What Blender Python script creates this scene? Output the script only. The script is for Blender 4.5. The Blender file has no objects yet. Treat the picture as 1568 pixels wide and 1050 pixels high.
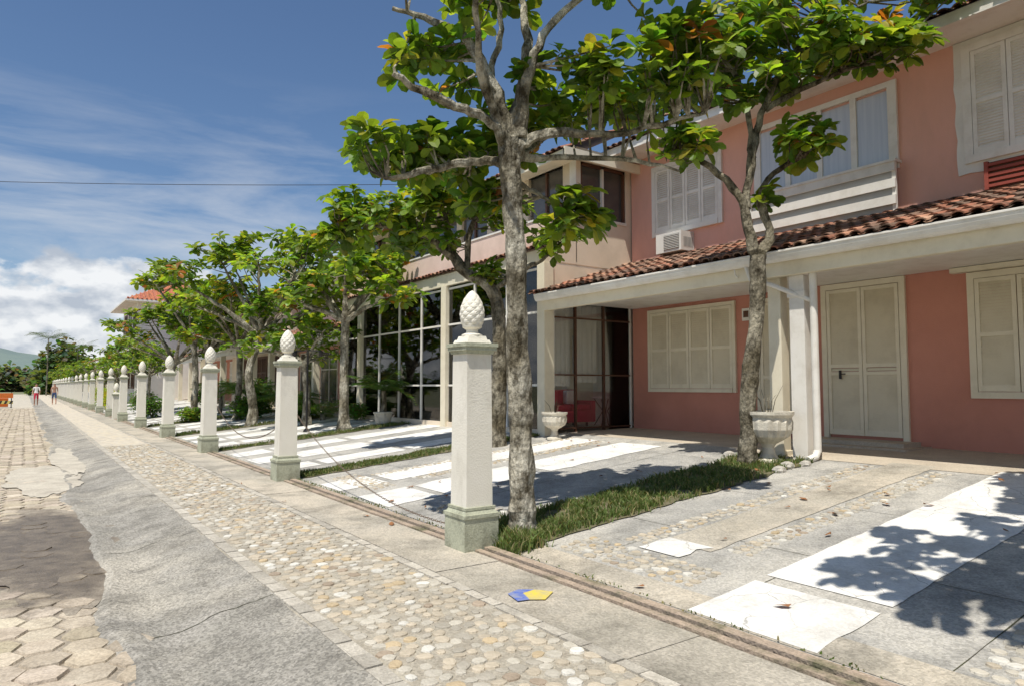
import bpy, math, random
from mathutils import Vector, Matrix, noise
random.seed(7)
R=random.random
def U(a,b): return a+(b-a)*random.random()
scene=bpy.context.scene

# ------------------------------------------------------------------ materials
def nd(nt,t,**k):
    n=nt.nodes.new(t)
    for a,b in k.items(): setattr(n,a,b)
    return n
def ramp(nt,stops):
    r=nt.nodes.new('ShaderNodeValToRGB'); e=r.color_ramp.elements
    while len(e)<len(stops): e.new(0.5)
    for i,(p,c) in enumerate(stops):
        e[i].position=p; e[i].color=(c[0],c[1],c[2],1) if len(c)==3 else c
    return r
MATS={}
def pmat(name,c1,c2=None,scale=3.0,rough=0.8,bump=0.2,bscale=40,attr=False,stain=None,stain_amt=0.5,stain_scale=1.2,spec=0.3,metal=0.0,stretch=(1,1,1),speck=0,light=None,wet=False):
    m=bpy.data.materials.new(name); m.use_nodes=True; nt=m.node_tree; L=nt.links
    b=nt.nodes['Principled BSDF']; b.inputs['Roughness'].default_value=rough; b.inputs['Metallic'].default_value=metal
    b.inputs['Specular IOR Level'].default_value=spec
    tc=nd(nt,'ShaderNodeTexCoord'); mp=nd(nt,'ShaderNodeMapping'); mp.inputs['Scale'].default_value=stretch
    L.new(tc.outputs['Object'],mp.inputs[0])
    n=nd(nt,'ShaderNodeTexNoise'); n.inputs['Scale'].default_value=scale; n.inputs['Detail'].default_value=8; n.inputs['Roughness'].default_value=.65
    L.new(mp.outputs[0],n.inputs['Vector'])
    c2=c2 or tuple(x*.75 for x in c1)
    r=ramp(nt,[(.35,c1),(.68,c2)]); L.new(n.outputs['Fac'],r.inputs[0]); col=r.outputs[0]
    if attr:
        a=nd(nt,'ShaderNodeAttribute',attribute_name='Col')
        mx=nd(nt,'ShaderNodeMixRGB',blend_type='MULTIPLY'); mx.inputs[0].default_value=1
        L.new(col,mx.inputs[1]); L.new(a.outputs['Color'],mx.inputs[2]); col=mx.outputs[0]
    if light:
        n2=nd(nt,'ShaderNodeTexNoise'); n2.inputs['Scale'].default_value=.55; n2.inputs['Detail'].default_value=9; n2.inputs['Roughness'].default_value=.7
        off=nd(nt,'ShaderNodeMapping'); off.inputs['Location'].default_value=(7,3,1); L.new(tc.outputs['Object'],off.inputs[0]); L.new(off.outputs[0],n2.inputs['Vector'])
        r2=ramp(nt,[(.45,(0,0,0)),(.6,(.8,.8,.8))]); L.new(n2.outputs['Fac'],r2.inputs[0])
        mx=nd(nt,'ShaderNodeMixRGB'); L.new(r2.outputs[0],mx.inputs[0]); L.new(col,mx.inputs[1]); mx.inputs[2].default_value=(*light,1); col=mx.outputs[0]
    if stain:
        n2=nd(nt,'ShaderNodeTexNoise'); n2.inputs['Scale'].default_value=stain_scale; n2.inputs['Detail'].default_value=10; n2.inputs['Roughness'].default_value=.7
        L.new(mp.outputs[0],n2.inputs['Vector'])
        r2=ramp(nt,[(.48,(0,0,0)),(.66,(stain_amt,)*3)]); L.new(n2.outputs['Fac'],r2.inputs[0])
        mx=nd(nt,'ShaderNodeMixRGB'); L.new(r2.outputs[0],mx.inputs[0]); L.new(col,mx.inputs[1]); mx.inputs[2].default_value=(*stain,1); col=mx.outputs[0]
    if speck:
        vv=nd(nt,'ShaderNodeTexVoronoi'); vv.inputs['Scale'].default_value=70; L.new(tc.outputs['Object'],vv.inputs['Vector'])
        bw=nd(nt,'ShaderNodeRGBToBW'); L.new(vv.outputs['Color'],bw.inputs[0])
        r4=ramp(nt,[(.25,(1-speck,)*3),(.5,(1,1,1)),(.78,(1+speck*.9,)*3)]); L.new(bw.outputs[0],r4.inputs[0])
        mx=nd(nt,'ShaderNodeMixRGB',blend_type='MULTIPLY'); mx.inputs[0].default_value=1; L.new(col,mx.inputs[1]); L.new(r4.outputs[0],mx.inputs[2]); col=mx.outputs[0]
    if wet: # damp, muddy hollow in the street (soft edge)
        wm=nd(nt,'ShaderNodeMapping',vector_type='TEXTURE'); wm.inputs['Location'].default_value=(.24,8.5,-.12); wm.inputs['Scale'].default_value=(.90,3.1,1)
        L.new(tc.outputs['Object'],wm.inputs[0]); ln=nd(nt,'ShaderNodeVectorMath',operation='LENGTH'); L.new(wm.outputs[0],ln.inputs[0])
        wn=nd(nt,'ShaderNodeTexNoise'); wn.inputs['Scale'].default_value=2.6; wn.inputs['Detail'].default_value=9; wn.inputs['Roughness'].default_value=.7; L.new(tc.outputs['Object'],wn.inputs['Vector'])
        s1=nd(nt,'ShaderNodeMath',operation='MULTIPLY_ADD'); s1.inputs[1].default_value=1.5; s1.inputs[2].default_value=-.75; L.new(wn.outputs['Fac'],s1.inputs[0])
        s2=nd(nt,'ShaderNodeMath',operation='ADD'); L.new(ln.outputs['Value'],s2.inputs[0]); L.new(s1.outputs[0],s2.inputs[1])
        wr=ramp(nt,[(.55,(.9,.9,.9)),(.92,(0,0,0))]); L.new(s2.outputs[0],wr.inputs[0])
        wc=ramp(nt,[(.35,(.09,.07,.05)),(.65,(.20,.16,.115))]); L.new(n.outputs['Fac'],wc.inputs[0])
        mx=nd(nt,'ShaderNodeMixRGB'); L.new(wr.outputs[0],mx.inputs[0]); L.new(col,mx.inputs[1]); L.new(wc.outputs[0],mx.inputs[2]); col=mx.outputs[0]
        rm=nd(nt,'ShaderNodeMapRange'); rm.inputs[3].default_value=rough; rm.inputs[4].default_value=.38; L.new(wr.outputs[0],rm.inputs[0]); L.new(rm.outputs[0],b.inputs['Roughness'])
    L.new(col,b.inputs['Base Color'])
    if bump:
        n3=nd(nt,'ShaderNodeTexNoise'); n3.inputs['Scale'].default_value=bscale; n3.inputs['Detail'].default_value=6
        L.new(tc.outputs['Object'],n3.inputs['Vector'])
        bp=nd(nt,'ShaderNodeBump'); bp.inputs['Strength'].default_value=bump; bp.inputs['Distance'].default_value=.02
        L.new(n3.outputs['Fac'],bp.inputs['Height']); L.new(bp.outputs[0],b.inputs['Normal'])
    MATS[name]=m; return m
pmat('hex_paver',(.60,.53,.42),(.49,.42,.32),4,.9,.5,40,attr=True,stain=(.27,.22,.16),stain_amt=.65,stain_scale=2.2,speck=.12,wet=True)
pmat('joint_sand',(.38,.33,.26),(.27,.23,.18),6,.95,.5,60,speck=.15,wet=True)
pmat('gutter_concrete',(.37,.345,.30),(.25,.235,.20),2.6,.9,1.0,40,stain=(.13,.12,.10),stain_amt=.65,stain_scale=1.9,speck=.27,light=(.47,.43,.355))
pmat('pale_concrete',(.58,.53,.43),(.46,.41,.33),3,.9,.4,40,stain=(.28,.25,.2),stain_amt=.5,stain_scale=2,speck=.12)
pmat('mortar',(.44,.40,.32),(.33,.29,.23),5,.95,.6,70,speck=.15)
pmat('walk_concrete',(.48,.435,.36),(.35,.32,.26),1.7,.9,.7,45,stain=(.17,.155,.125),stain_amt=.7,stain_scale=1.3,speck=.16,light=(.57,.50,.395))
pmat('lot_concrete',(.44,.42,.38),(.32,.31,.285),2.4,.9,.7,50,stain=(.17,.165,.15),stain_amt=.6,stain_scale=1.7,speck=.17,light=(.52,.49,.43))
pmat('porch_floor',(.54,.47,.37),(.43,.37,.29),2,.7,.3,50,speck=.1)
pmat('stone',(1,1,1),(.8,.8,.78),20,.85,.5,60,attr=True)
pmat('block_stone',(.52,.49,.43),(.40,.37,.32),7,.9,.5,60,attr=True,speck=.12)
pmat('curb_tile',(.46,.36,.27),(.34,.27,.21),5,.85,.6,50,stain=(.10,.11,.05),stain_amt=.85,stain_scale=3,speck=.15)
pmat('gap_dark',(.08,.07,.055),(.07,.075,.03),8,.95,.3)
pmat('blue_paint',(.05,.12,.5),(.30,.32,.40),14,.7,.1); pmat('yellow_paint',(.7,.55,.08),(.50,.44,.22),14,.7,.1)
pmat('stucco_pink',(.82,.455,.36),(.76,.41,.32),1.3,.9,.3,90,stain=(.64,.37,.29),stain_amt=.5,stain_scale=.9,stretch=(1,1,.4))
pmat('stucco_terracotta',(.60,.27,.20),(.55,.24,.175),1.3,.9,.3,90,stain=(.46,.21,.155),stain_amt=.5,stain_scale=1)
pmat('stucco_cream',(.78,.67,.53),(.72,.61,.47),1.3,.9,.2,90,stain=(.52,.44,.34),stain_amt=.35)
pmat('stucco_blush',(.78,.60,.51),(.72,.54,.45),1.3,.9,.2,90,stain=(.5,.38,.31),stain_amt=.35)
pmat('stucco_white',(.82,.79,.73),(.76,.73,.67),2,.85,.2,80,stain=(.55,.51,.45),stain_amt=.3)
pmat('cream_paint',(.80,.73,.57),(.76,.69,.53),3,.6,.08,60,stain=(.58,.51,.38),stain_amt=.3,stain_scale=3)
pmat('white_paint',(.82,.79,.73),(.78,.74,.67),3,.5,.08,60,stain=(.56,.52,.45),stain_amt=.35,stain_scale=3)
pmat('pillar_cream',(.82,.78,.68),(.77,.73,.62),4,.8,.25,70,stain=(.50,.46,.37),stain_amt=.5,stain_scale=2.6,stretch=(1,1,.5))
pmat('pillar_green',(.46,.47,.35),(.38,.39,.29),4,.85,.3,60,stain=(.17,.16,.11),stain_amt=.6,stain_scale=4,speck=.1)
pmat('roof_tile',(1,1,1),(.62,.58,.54),6,.92,.6,50,attr=True,stain=(.11,.09,.07),stain_amt=.7,stain_scale=3)
pmat('roof_under',(.10,.05,.035),(.07,.04,.03),5,.9,.3)
pmat('vent_red',(.34,.08,.055),(.28,.065,.05),5,.6,.1)
pmat('brown_frame',(.13,.06,.035),(.1,.05,.03),9,.5,.1)
pmat('black_iron',(.03,.03,.03),(.05,.04,.035),9,.5,.1)
pmat('urn_stone',(.72,.67,.56),(.60,.55,.45),6,.85,.4,60,stain=(.28,.25,.2),stain_amt=.6,stain_scale=7)
pmat('chain_steel',(.16,.13,.11),(.25,.18,.12),30,.6,.1,metal=.6)
pmat('soil',(.19,.16,.105),(.10,.10,.045),6,.95,.5)
pmat('ground_sheet',(.24,.23,.15),(.15,.17,.08),.3,.95,.2,5)
pmat('fallen_leaf',(.34,.15,.06),(.16,.08,.035),9,.7,.1)
pmat('orange_paint',(.65,.17,.03),(.55,.14,.03),8,.6,.1)
pmat('skin',(.45,.25,.17),(.40,.22,.15),8,.6,0); pmat('hair',(.03,.02,.015),None,8,.6,0)
pmat('red_cloth',(.62,.05,.09),(.48,.03,.06),8,.85,.2); pmat('blue_cloth',(.07,.10,.22),None,8,.85,.2); pmat('white_cloth',(.84,.82,.78),(.78,.76,.72),8,.85,.2)
pmat('hill',(.15,.20,.19),(.18,.23,.20),.02,1,0,5)  # distance haze is painted into these bluish hill colours
pmat('ac_metal',(.70,.69,.64),(.64,.62,.57),6,.5,.05); pmat('ac_grille',(.22,.22,.21),None,6,.5,.05)
pmat('pane_grey',(.46,.46,.45),(.40,.40,.40),3,.6,.05)
pmat('concrete_pole',(.36,.35,.33),None,5,.9,.3)

def bark(name,dark,light):
    m=bpy.data.materials.new(name); m.use_nodes=True; nt=m.node_tree; L=nt.links; b=nt.nodes['Principled BSDF']
    b.inputs['Roughness'].default_value=.9; b.inputs['Specular IOR Level'].default_value=.15
    tc=nd(nt,'ShaderNodeTexCoord'); mp=nd(nt,'ShaderNodeMapping'); mp.inputs['Scale'].default_value=(1,1,.6)
    L.new(tc.outputs['Object'],mp.inputs[0])
    n=nd(nt,'ShaderNodeTexNoise'); n.inputs['Scale'].default_value=8; n.inputs['Detail'].default_value=10; n.inputs['Roughness'].default_value=.75; L.new(mp.outputs[0],n.inputs['Vector'])
    r=ramp(nt,[(.38,dark),(.46,tuple((a+c)/2 for a,c in zip(dark,light))),(.52,light),(.60,tuple(min(1,x*1.5) for x in light))]); L.new(n.outputs['Fac'],r.inputs[0])
    n4=nd(nt,'ShaderNodeTexNoise'); n4.inputs['Scale'].default_value=2.2; n4.inputs['Detail'].default_value=6; L.new(tc.outputs['Object'],n4.inputs['Vector'])
    r5=ramp(nt,[(.4,(.5,.47,.40)),(.6,(1.1,1.1,1.08))]); L.new(n4.outputs['Fac'],r5.inputs[0])
    mx=nd(nt,'ShaderNodeMixRGB',blend_type='MULTIPLY'); mx.inputs[0].default_value=1; L.new(r.outputs[0],mx.inputs[1]); L.new(r5.outputs[0],mx.inputs[2])
    L.new(mx.outputs[0],b.inputs['Base Color'])
    n3=nd(nt,'ShaderNodeTexNoise'); n3.inputs['Scale'].default_value=26; n3.inputs['Detail'].default_value=8; L.new(mp.outputs[0],n3.inputs['Vector'])
    bp=nd(nt,'ShaderNodeBump'); bp.inputs['Strength'].default_value=1; bp.inputs['Distance'].default_value=.04; L.new(n3.outputs['Fac'],bp.inputs['Height']); L.new(bp.outputs[0],b.inputs['Normal'])
    MATS[name]=m
bark('bark',(.09,.075,.05),(.38,.355,.295)); bark('bark_dark',(.055,.045,.03),(.24,.215,.165))

def leafmat(name,tr=.35,gain=1.6,rough=.42):
    m=bpy.data.materials.new(name); m.use_nodes=True; nt=m.node_tree; L=nt.links; b=nt.nodes['Principled BSDF']
    b.inputs['Roughness'].default_value=rough; b.inputs['Specular IOR Level'].default_value=.35
    a=nd(nt,'ShaderNodeAttribute',attribute_name='Col'); L.new(a.outputs['Color'],b.inputs['Base Color'])
    t=nd(nt,'ShaderNodeBsdfTranslucent'); g=nd(nt,'ShaderNodeMixRGB',blend_type='MULTIPLY'); g.inputs[0].default_value=1
    g.inputs[2].default_value=(gain*1.12,gain,gain*.35,1); L.new(a.outputs['Color'],g.inputs[1]); L.new(g.outputs[0],t.inputs[0])
    mx=nd(nt,'ShaderNodeMixShader'); mx.inputs[0].default_value=tr
    L.new(b.outputs[0],mx.inputs[1]); L.new(t.outputs[0],mx.inputs[2]); L.new(mx.outputs[0],nt.nodes['Material Output'].inputs[0]); MATS[name]=m
leafmat('leaf',.45,2.3); leafmat('blade',.25,1.5,.6)

def glassmat(name,tint,fac):
    m=bpy.data.materials.new(name); m.use_nodes=True; nt=m.node_tree; L=nt.links
    nt.nodes.remove(nt.nodes['Principled BSDF'])
    tr=nd(nt,'ShaderNodeBsdfTransparent'); tr.inputs[0].default_value=(*tint,1)
    gl=nd(nt,'ShaderNodeBsdfGlossy'); gl.inputs['Roughness'].default_value=.02
    fr=nd(nt,'ShaderNodeFresnel'); fr.inputs[0].default_value=1.45
    ad=nd(nt,'ShaderNodeMath',operation='ADD'); ad.inputs[1].default_value=fac; L.new(fr.outputs[0],ad.inputs[0])
    mx=nd(nt,'ShaderNodeMixShader'); L.new(ad.outputs[0],mx.inputs[0]); L.new(tr.outputs[0],mx.inputs[1]); L.new(gl.outputs[0],mx.inputs[2])
    L.new(mx.outputs[0],nt.nodes['Material Output'].inputs[0]); MATS[name]=m
glassmat('glass',(.97,.98,.975),.05); glassmat('clear_glass',(.98,.985,.98),.0)
m=pmat('curtain_pane',(.60,.63,.67),(.48,.52,.58),2,.08,0,stretch=(1,8,.3),spec=.7)
m=pmat('dark_pane',(.06,.06,.06),(.11,.10,.09),1.5,.06,0,spec=.8)

m=pmat('white_slab',(.78,.765,.725),(.69,.67,.625),2.5,.85,.35,40,stain=(.46,.435,.385),stain_amt=.65,stain_scale=2.4,speck=.06)
nt=m.node_tree; L=nt.links; b=nt.nodes['Principled BSDF']; src=b.inputs['Base Color'].links[0].from_socket
tc=[n for n in nt.nodes if n.type=='TEX_COORD'][0]
v=nd(nt,'ShaderNodeTexVoronoi',feature='DISTANCE_TO_EDGE'); v.inputs['Scale'].default_value=3.1; v.inputs['Randomness'].default_value=1
nz=nd(nt,'ShaderNodeTexNoise'); nz.inputs['Scale'].default_value=5; nz.inputs['Detail'].default_value=5; L.new(tc.outputs['Object'],nz.inputs['Vector'])
vm=nd(nt,'ShaderNodeMixRGB'); vm.inputs[0].default_value=.12; L.new(tc.outputs['Object'],vm.inputs[1]); L.new(nz.outputs['Color'],vm.inputs[2]); L.new(vm.outputs[0],v.inputs['Vector'])
n2=nd(nt,'ShaderNodeTexNoise'); n2.inputs['Scale'].default_value=.8; L.new(tc.outputs['Object'],n2.inputs['Vector'])
rr=ramp(nt,[(.0,(1,1,1)),(.014,(0,0,0))]); L.new(v.outputs[0],rr.inputs[0])
r3=ramp(nt,[(.45,(0,0,0)),(.55,(.75,.75,.75))]); L.new(n2.outputs['Fac'],r3.inputs[0])
mu=nd(nt,'ShaderNodeMixRGB',blend_type='MULTIPLY'); mu.inputs[0].default_value=1; L.new(rr.outputs[0],mu.inputs[1]); L.new(r3.outputs[0],mu.inputs[2])
mx=nd(nt,'ShaderNodeMixRGB'); L.new(mu.outputs[0],mx.inputs[0]); L.new(src,mx.inputs[1]); mx.inputs[2].default_value=(.2,.19,.165,1); L.new(mx.outputs[0],b.inputs['Base Color'])
m=pmat('cobble_far',(.5,.45,.36),(.4,.36,.28),3,.9,0)
nt=m.node_tree; L=nt.links; b=nt.nodes['Principled BSDF']; tc=[n for n in nt.nodes if n.type=='TEX_COORD'][0]
v=nd(nt,'ShaderNodeTexVoronoi'); v.inputs['Scale'].default_value=9; L.new(tc.outputs['Object'],v.inputs['Vector'])
r=ramp(nt,[(.2,(.58,.50,.37)),(.5,(.60,.54,.44)),(.8,(.45,.40,.33))]); L.new(v.outputs['Color'],r.inputs[0]); L.new(r.outputs[0],b.inputs['Base Color'])
bp=nd(nt,'ShaderNodeBump'); bp.invert=True; bp.inputs['Strength'].default_value=.4; bp.inputs['Distance'].default_value=.03; L.new(v.outputs['Distance'],bp.inputs['Height']); L.new(bp.outputs[0],b.inputs['Normal'])

# ------------------------------------------------------------------ mesh builder
class MB:
    def __init__(s): s.v=[];s.f=[];s.m=[];s.c=[];s.mats=[]
    def mi(s,name):
        if name not in s.mats: s.mats.append(name)
        return s.mats.index(name)
    def face(s,idx,mat,col=(1,1,1)):
        s.f.append(tuple(idx)); s.m.append(s.mi(mat)); s.c.append(col)
    def poly(s,pts,mat,col=(1,1,1)):
        n=len(s.v); s.v.extend([tuple(p) for p in pts]); s.face(range(n,n+len(pts)),mat,col)
    def box(s,x0,x1,y0,y1,z0,z1,mat,col=(1,1,1)):
        n=len(s.v)
        s.v.extend([(x0,y0,z0),(x1,y0,z0),(x1,y1,z0),(x0,y1,z0),(x0,y0,z1),(x1,y0,z1),(x1,y1,z1),(x0,y1,z1)])
        for q in ((0,3,2,1),(4,5,6,7),(0,1,5,4),(1,2,6,5),(2,3,7,6),(3,0,4,7)): s.face([n+i for i in q],mat,col)
    def tube(s,pts,rad,mat,seg=8,col=(1,1,1),wob=0,cap=True):
        pts=[Vector(p) for p in pts]; prev=None; rings=[]
        for i,p in enumerate(pts):
            d=(pts[min(i+1,len(pts)-1)]-pts[max(i-1,0)]).normalized()
            if prev is None:
                a=d.cross(Vector((1,0,0))) if abs(d.x)<.8 else d.cross(Vector((0,1,0)))
            else:
                a=prev-d*prev.dot(d)
            a.normalize(); prev=a; b=d.cross(a); n=len(s.v)
            for k in range(seg):
                t=2*math.pi*k/seg; r=rad[i]
                if wob: r*=1+wob*noise.noise(Vector((p.x*3+math.cos(t)*1.3,p.y*3+math.sin(t)*1.3,p.z*3)))+wob*.5*noise.noise(Vector((p.x*9+math.cos(t)*2,p.y*9+math.sin(t)*2,p.z*8)))
                s.v.append(tuple(p+a*math.cos(t)*r+b*math.sin(t)*r))
            rings.append(n)
        for i in range(len(rings)-1):
            for k in range(seg):
                k2=(k+1)%seg; s.face((rings[i]+k,rings[i]+k2,rings[i+1]+k2,rings[i+1]+k),mat,col)
        if cap:
            s.face([rings[0]+k for k in range(seg)][::-1],mat,col); s.face([rings[-1]+k for k in range(seg)],mat,col)
    def lathe(s,cx,cy,prof,mat,seg=24,fac=None,col=(1,1,1)):
        rings=[]
        for j,(r,z) in enumerate(prof):
            n=len(s.v)
            for k in range(seg):
                t=2*math.pi*k/seg; rr=r*(fac(k,j) if fac else 1)
                s.v.append((cx+rr*math.cos(t),cy+rr*math.sin(t),z))
            rings.append(n)
        for i in range(len(rings)-1):
            for k in range(seg):
                k2=(k+1)%seg; s.face((rings[i]+k,rings[i]+k2,rings[i+1]+k2,rings[i+1]+k),mat,col)
        s.face([rings[0]+k for k in range(seg)][::-1],mat,col); s.face([rings[-1]+k for k in range(seg)],mat,col)
    def obj(s,name,parent=None,smooth=False,bevel=0):
        me=bpy.data.meshes.new(name); me.from_pydata(s.v,[],s.f)
        for n in s.mats: me.materials.append(MATS[n])
        me.polygons.foreach_set('material_index',s.m)
        a=me.attributes.new('Col','FLOAT_COLOR','FACE'); fl=[]
        for c in s.c: fl.extend((c[0],c[1],c[2],1))
        a.data.foreach_set('color',fl)
        if smooth: me.polygons.foreach_set('use_smooth',[True]*len(s.f))
        me.update(); o=bpy.data.objects.new(name,me); scene.collection.objects.link(o)
        if parent: o.parent=parent
        if bevel:
            b=o.modifiers.new('bevel','BEVEL'); b.width=bevel; b.segments=2; b.limit_method='ANGLE'
        return o
def empty(name):
    o=bpy.data.objects.new(name,None); scene.collection.objects.link(o); return o

def gz(x):
    if x<3.5: return 0
    if x<9: return .1*(x-3.5)
    return min(.55+.03*(x-9),.62)

# ------------------------------------------------------------------ ground
g=MB(); S=3000
g.poly([(-S,-S,-.25),(S,-S,-.25),(S,S,-.25),(-S,S,-.25)],'ground_sheet'); g.obj('ground')
st=MB(); st.poly([(-9,-8,-.135),(.9,-8,-.135),(.9,170,-.135),(-9,170,-.135)],'joint_sand')
st.poly([(-9,62,-.125),(.7,62,-.125),(.7,170,-.125),(-9,170,-.125)],'pale_concrete')
hr=.15; dx=hr*1.5; dy=hr*math.sqrt(3)
def gutter_edge(y): return .55+.06*math.sin(y*.9)+.13*noise.noise(Vector((y*.8,3,1)))+.05*noise.noise(Vector((y*4,1,1)))
ix=0
x=-7.5
while x<.85:
    y=-2+(ix%2)*dy/2
    while y<62:
        yy=y
        dd=math.hypot((x-.22)/.8,(yy-8.6)/2.8)+.4*noise.noise(Vector((x*2,yy*1.2,5)))
        inp=max(0,min(1,(1.0-dd)*2.5))
        if x<gutter_edge(yy)+.12:
            cx=x+U(-.012,.012); cy=yy+U(-.012,.012); z=-.118+U(-.006,.005)+.012*noise.noise(Vector((x*.8,yy*.8,2)))-U(.004,.018)*inp; rr=hr*U(.91,.98); tx,ty=U(-.035,.035),U(-.035,.035); rot=U(-.05,.05)
            top=[];bot=[]
            for k in range(6):
                t=k*math.pi/3+rot; a=rr*U(.92,1.03); px,py=a*math.cos(t),a*math.sin(t)
                top.append((cx+px*.94,cy+py*.94,z+px*tx+py*ty)); bot.append((cx+px,cy+py,z-.02))
            n=len(st.v); st.v.extend(top+bot); c=U(.80,1.12); col=(c,c*U(.96,1.0),c*U(.90,1.0))
            st.face(range(n,n+6),'hex_paver',col)
            for k in range(6): st.face((n+6+k,n+6+(k+1)%6,n+(k+1)%6,n+k),'hex_paver',col)
        y+=dy
    x+=dx; ix+=1
def blob(mb,cx,cy,rx,ry,z,mat,seed,n=90):
    pts=[]
    for k in range(n):
        t=2*math.pi*k/n; c,s=math.cos(t),math.sin(t); r=1+.30*noise.noise(Vector((c*2+seed,s*2,seed)))+.12*noise.noise(Vector((c*6,s*6,seed)))+.06*noise.noise(Vector((c*17,s*17,seed)))
        pts.append((cx+rx*r*c,cy+ry*r*s,z))
    mb.poly(pts,mat)
blob(st,.27,8.6,.70,2.5,-.1235,'joint_sand',3)
blob(st,.35,14.6,.55,2.3,-.108,'pale_concrete',9); blob(st,.85,18,.35,3,-.098,'pale_concrete',5)
st.obj('street')

sw=MB()
ys=[-6+.15*i for i in range(int(60/.15))]+[54+2*i for i in range(58)]
nx=12; base=len(sw.v)
def gutz(x,y):
    e=gutter_edge(y); t=(x-e)/(1.54-e); return -.104-.022*math.sin(math.pi*min(1,max(0,(t-.1)/.55)))+.10*max(0,t-.3)/.7+.009*noise.noise(Vector((x*3,y*2,0)))+.004*noise.noise(Vector((x*9,y*8,0)))
for y in ys:
    e=gutter_edge(y)
    for i in range(nx+1):
        x=e+(1.54-e)*i/nx; z=gutz(x,y)
        if i==0: z-=.03
        sw.v.append((x,y,z))
for j in range(len(ys)-1):
    for i in range(nx): 
        a=base+j*(nx+1)+i; sw.face((a,a+1,a+nx+2,a+nx+1),'gutter_concrete')
for yj in (2.6,5.0,7.7,10.6,14.1,17,20.3,24,28):
    P=[]; Q=[]
    for i in range(19):
        x=.72+.8*i/18; e=.05*noise.noise(Vector((x*4,yj,0)))+.02*noise.noise(Vector((x*14,yj,0))); yy=yj+e+.12*i/18; P.append((x,yy,gutz(x,yy)+.003)); wd=U(.004,.012); Q.append((x,yy+wd,gutz(x,yy+wd)+.003))
    for i in range(18): sw.poly([P[i],P[i+1],Q[i+1],Q[i]],'gap_dark')
sw.box(1.52,3.6,-6,20,-.2,-.008,'mortar')
sw.box(1.52,3.6,20,170,-.2,-.004,'cobble_far')
def strip_blocks(mb,x0,x1,y0,y1,l,zt):
    y=y0
    while y<y1:
        ll=l*U(.8,1.25); c=U(.8,1.15); dz=U(-.004,.004); j=U(-.006,.006)
        mb.box(x0+j,x1+j,y+.006,y+ll-.006,-.05,zt+dz,'block_stone',(c,c*.98,c*.94)); y+=ll
strip_blocks(sw,1.53,1.635,-4,60,.22,.004); strip_blocks(sw,2.66,2.74,-4,60,.22,.006)
y=-4
while y<120:
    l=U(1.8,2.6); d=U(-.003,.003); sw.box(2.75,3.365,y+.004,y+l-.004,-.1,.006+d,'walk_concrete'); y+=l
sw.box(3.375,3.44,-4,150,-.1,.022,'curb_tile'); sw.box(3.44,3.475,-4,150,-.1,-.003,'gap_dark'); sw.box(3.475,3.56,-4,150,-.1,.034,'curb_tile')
sw.obj('sidewalk')
def cobbles(mb,x0,x1,y0,y1,zf,sp=.10):
    nx=max(1,int((x1-x0)/sp)); ny=int((y1-y0)/sp)
    for i in range(nx):
        for j in range(ny):
            cx=x0+(i+.5+U(-.25,.25)+.25*(j%2))*sp; cy=y0+(j+.5+U(-.25,.25))*sp
            if cx>x1 or cx<x0: continue
            r=sp*U(.38,.66); n=len(mb.v); k=9; ph=R()*6; el=U(.68,1.0); rot=R()*3
            z=zf(cx)+U(-.002,.002)+.004*noise.noise(Vector((cx*3,cy*3,0))); h=U(.004,.011); A=[];B_=[];C_=[]
            for q in range(k):
                t=ph+2*math.pi*q/k; a=r*U(.84,1.08); px,py=a*math.cos(t),a*math.sin(t)*el
                px,py=px*math.cos(rot)-py*math.sin(rot),px*math.sin(rot)+py*math.cos(rot)
                A.append((cx+px,cy+py,z-.012)); B_.append((cx+px*.88,cy+py*.88,z+h*.55)); C_.append((cx+px*.6,cy+py*.6,z+h))
            mb.v.extend(A+B_+C_)
            q=R()
            if q<.36: c=(.55,.475,.365)
            elif q<.66: c=(.56,.515,.43)
            elif q<.73: c=(.70,.67,.60)
            elif q<.89: c=(.44,.40,.33)
            elif q<.96: c=(.55,.435,.28)
            else: c=(.40,.32,.24)
            f=U(.88,1.10); c=tuple(min(.85,e*f) for e in c)
            mb.face(range(n+2*k,n+3*k),'stone',c)
            for q in range(k):
                mb.face((n+q,n+(q+1)%k,n+k+(q+1)%k,n+k+q),'stone',c); mb.face((n+k+q,n+k+(q+1)%k,n+2*k+(q+1)%k,n+2*k+q),'stone',c)
cb=MB(); cobbles(cb,1.65,2.65,-1,20,lambda x:-.004); cb.obj('cobblestone_path')
pm=MB()
pm.poly([(2.93,3.9,.013),(3.02,3.84,.013),(3.18,3.95,.013),(3.10,4.07,.013),(2.98,4.05,.013)],'yellow_paint')
pm.poly([(2.84,3.92,.0135),(2.93,3.9,.0135),(2.98,4.05,.0135),(3.1,4.07,.0135),(3.0,4.14,.0135),(2.88,4.1,.0135)],'blue_paint')
pm.obj('painted_pavement_mark')

lot=MB()
def slope_slab(mb,x0,x1,y0,y1,mat,dz,jit=.0,step=.12):
    n=max(1,int((x1-x0)/step)); 
    lo=[];hi=[]
    for i in range(n+1):
        x=x0+(x1-x0)*i/n
        lo.append((x,y0+jit*(noise.noise(Vector((x*4,y0,1)))*2+noise.noise(Vector((x*13,y0,1)))),gz(x)+dz)); hi.append((x,y1+jit*(noise.noise(Vector((x*4,y1,7)))*2+noise.noise(Vector((x*13,y1,1)))),gz(x)+dz))
    b=len(mb.v); mb.v.extend(lo+hi)
    for i in range(n): mb.face((b+i,b+i+1,b+n+2+i,b+n+1+i),mat)
slope_slab(lot,3.56,9,-6,170,'lot_concrete',0,step=5.44)
lot.poly([(9,-6,.55),(13,-6,.62),(13,170,.62),(9,170,.55)],'porch_floor')
lot.poly([(3.56,-6,.006),(3.56,-6,-.2),(3.56,170,-.2),(3.56,170,.006)],'lot_concrete')
pitch=5.65; Y0=5.6
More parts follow.
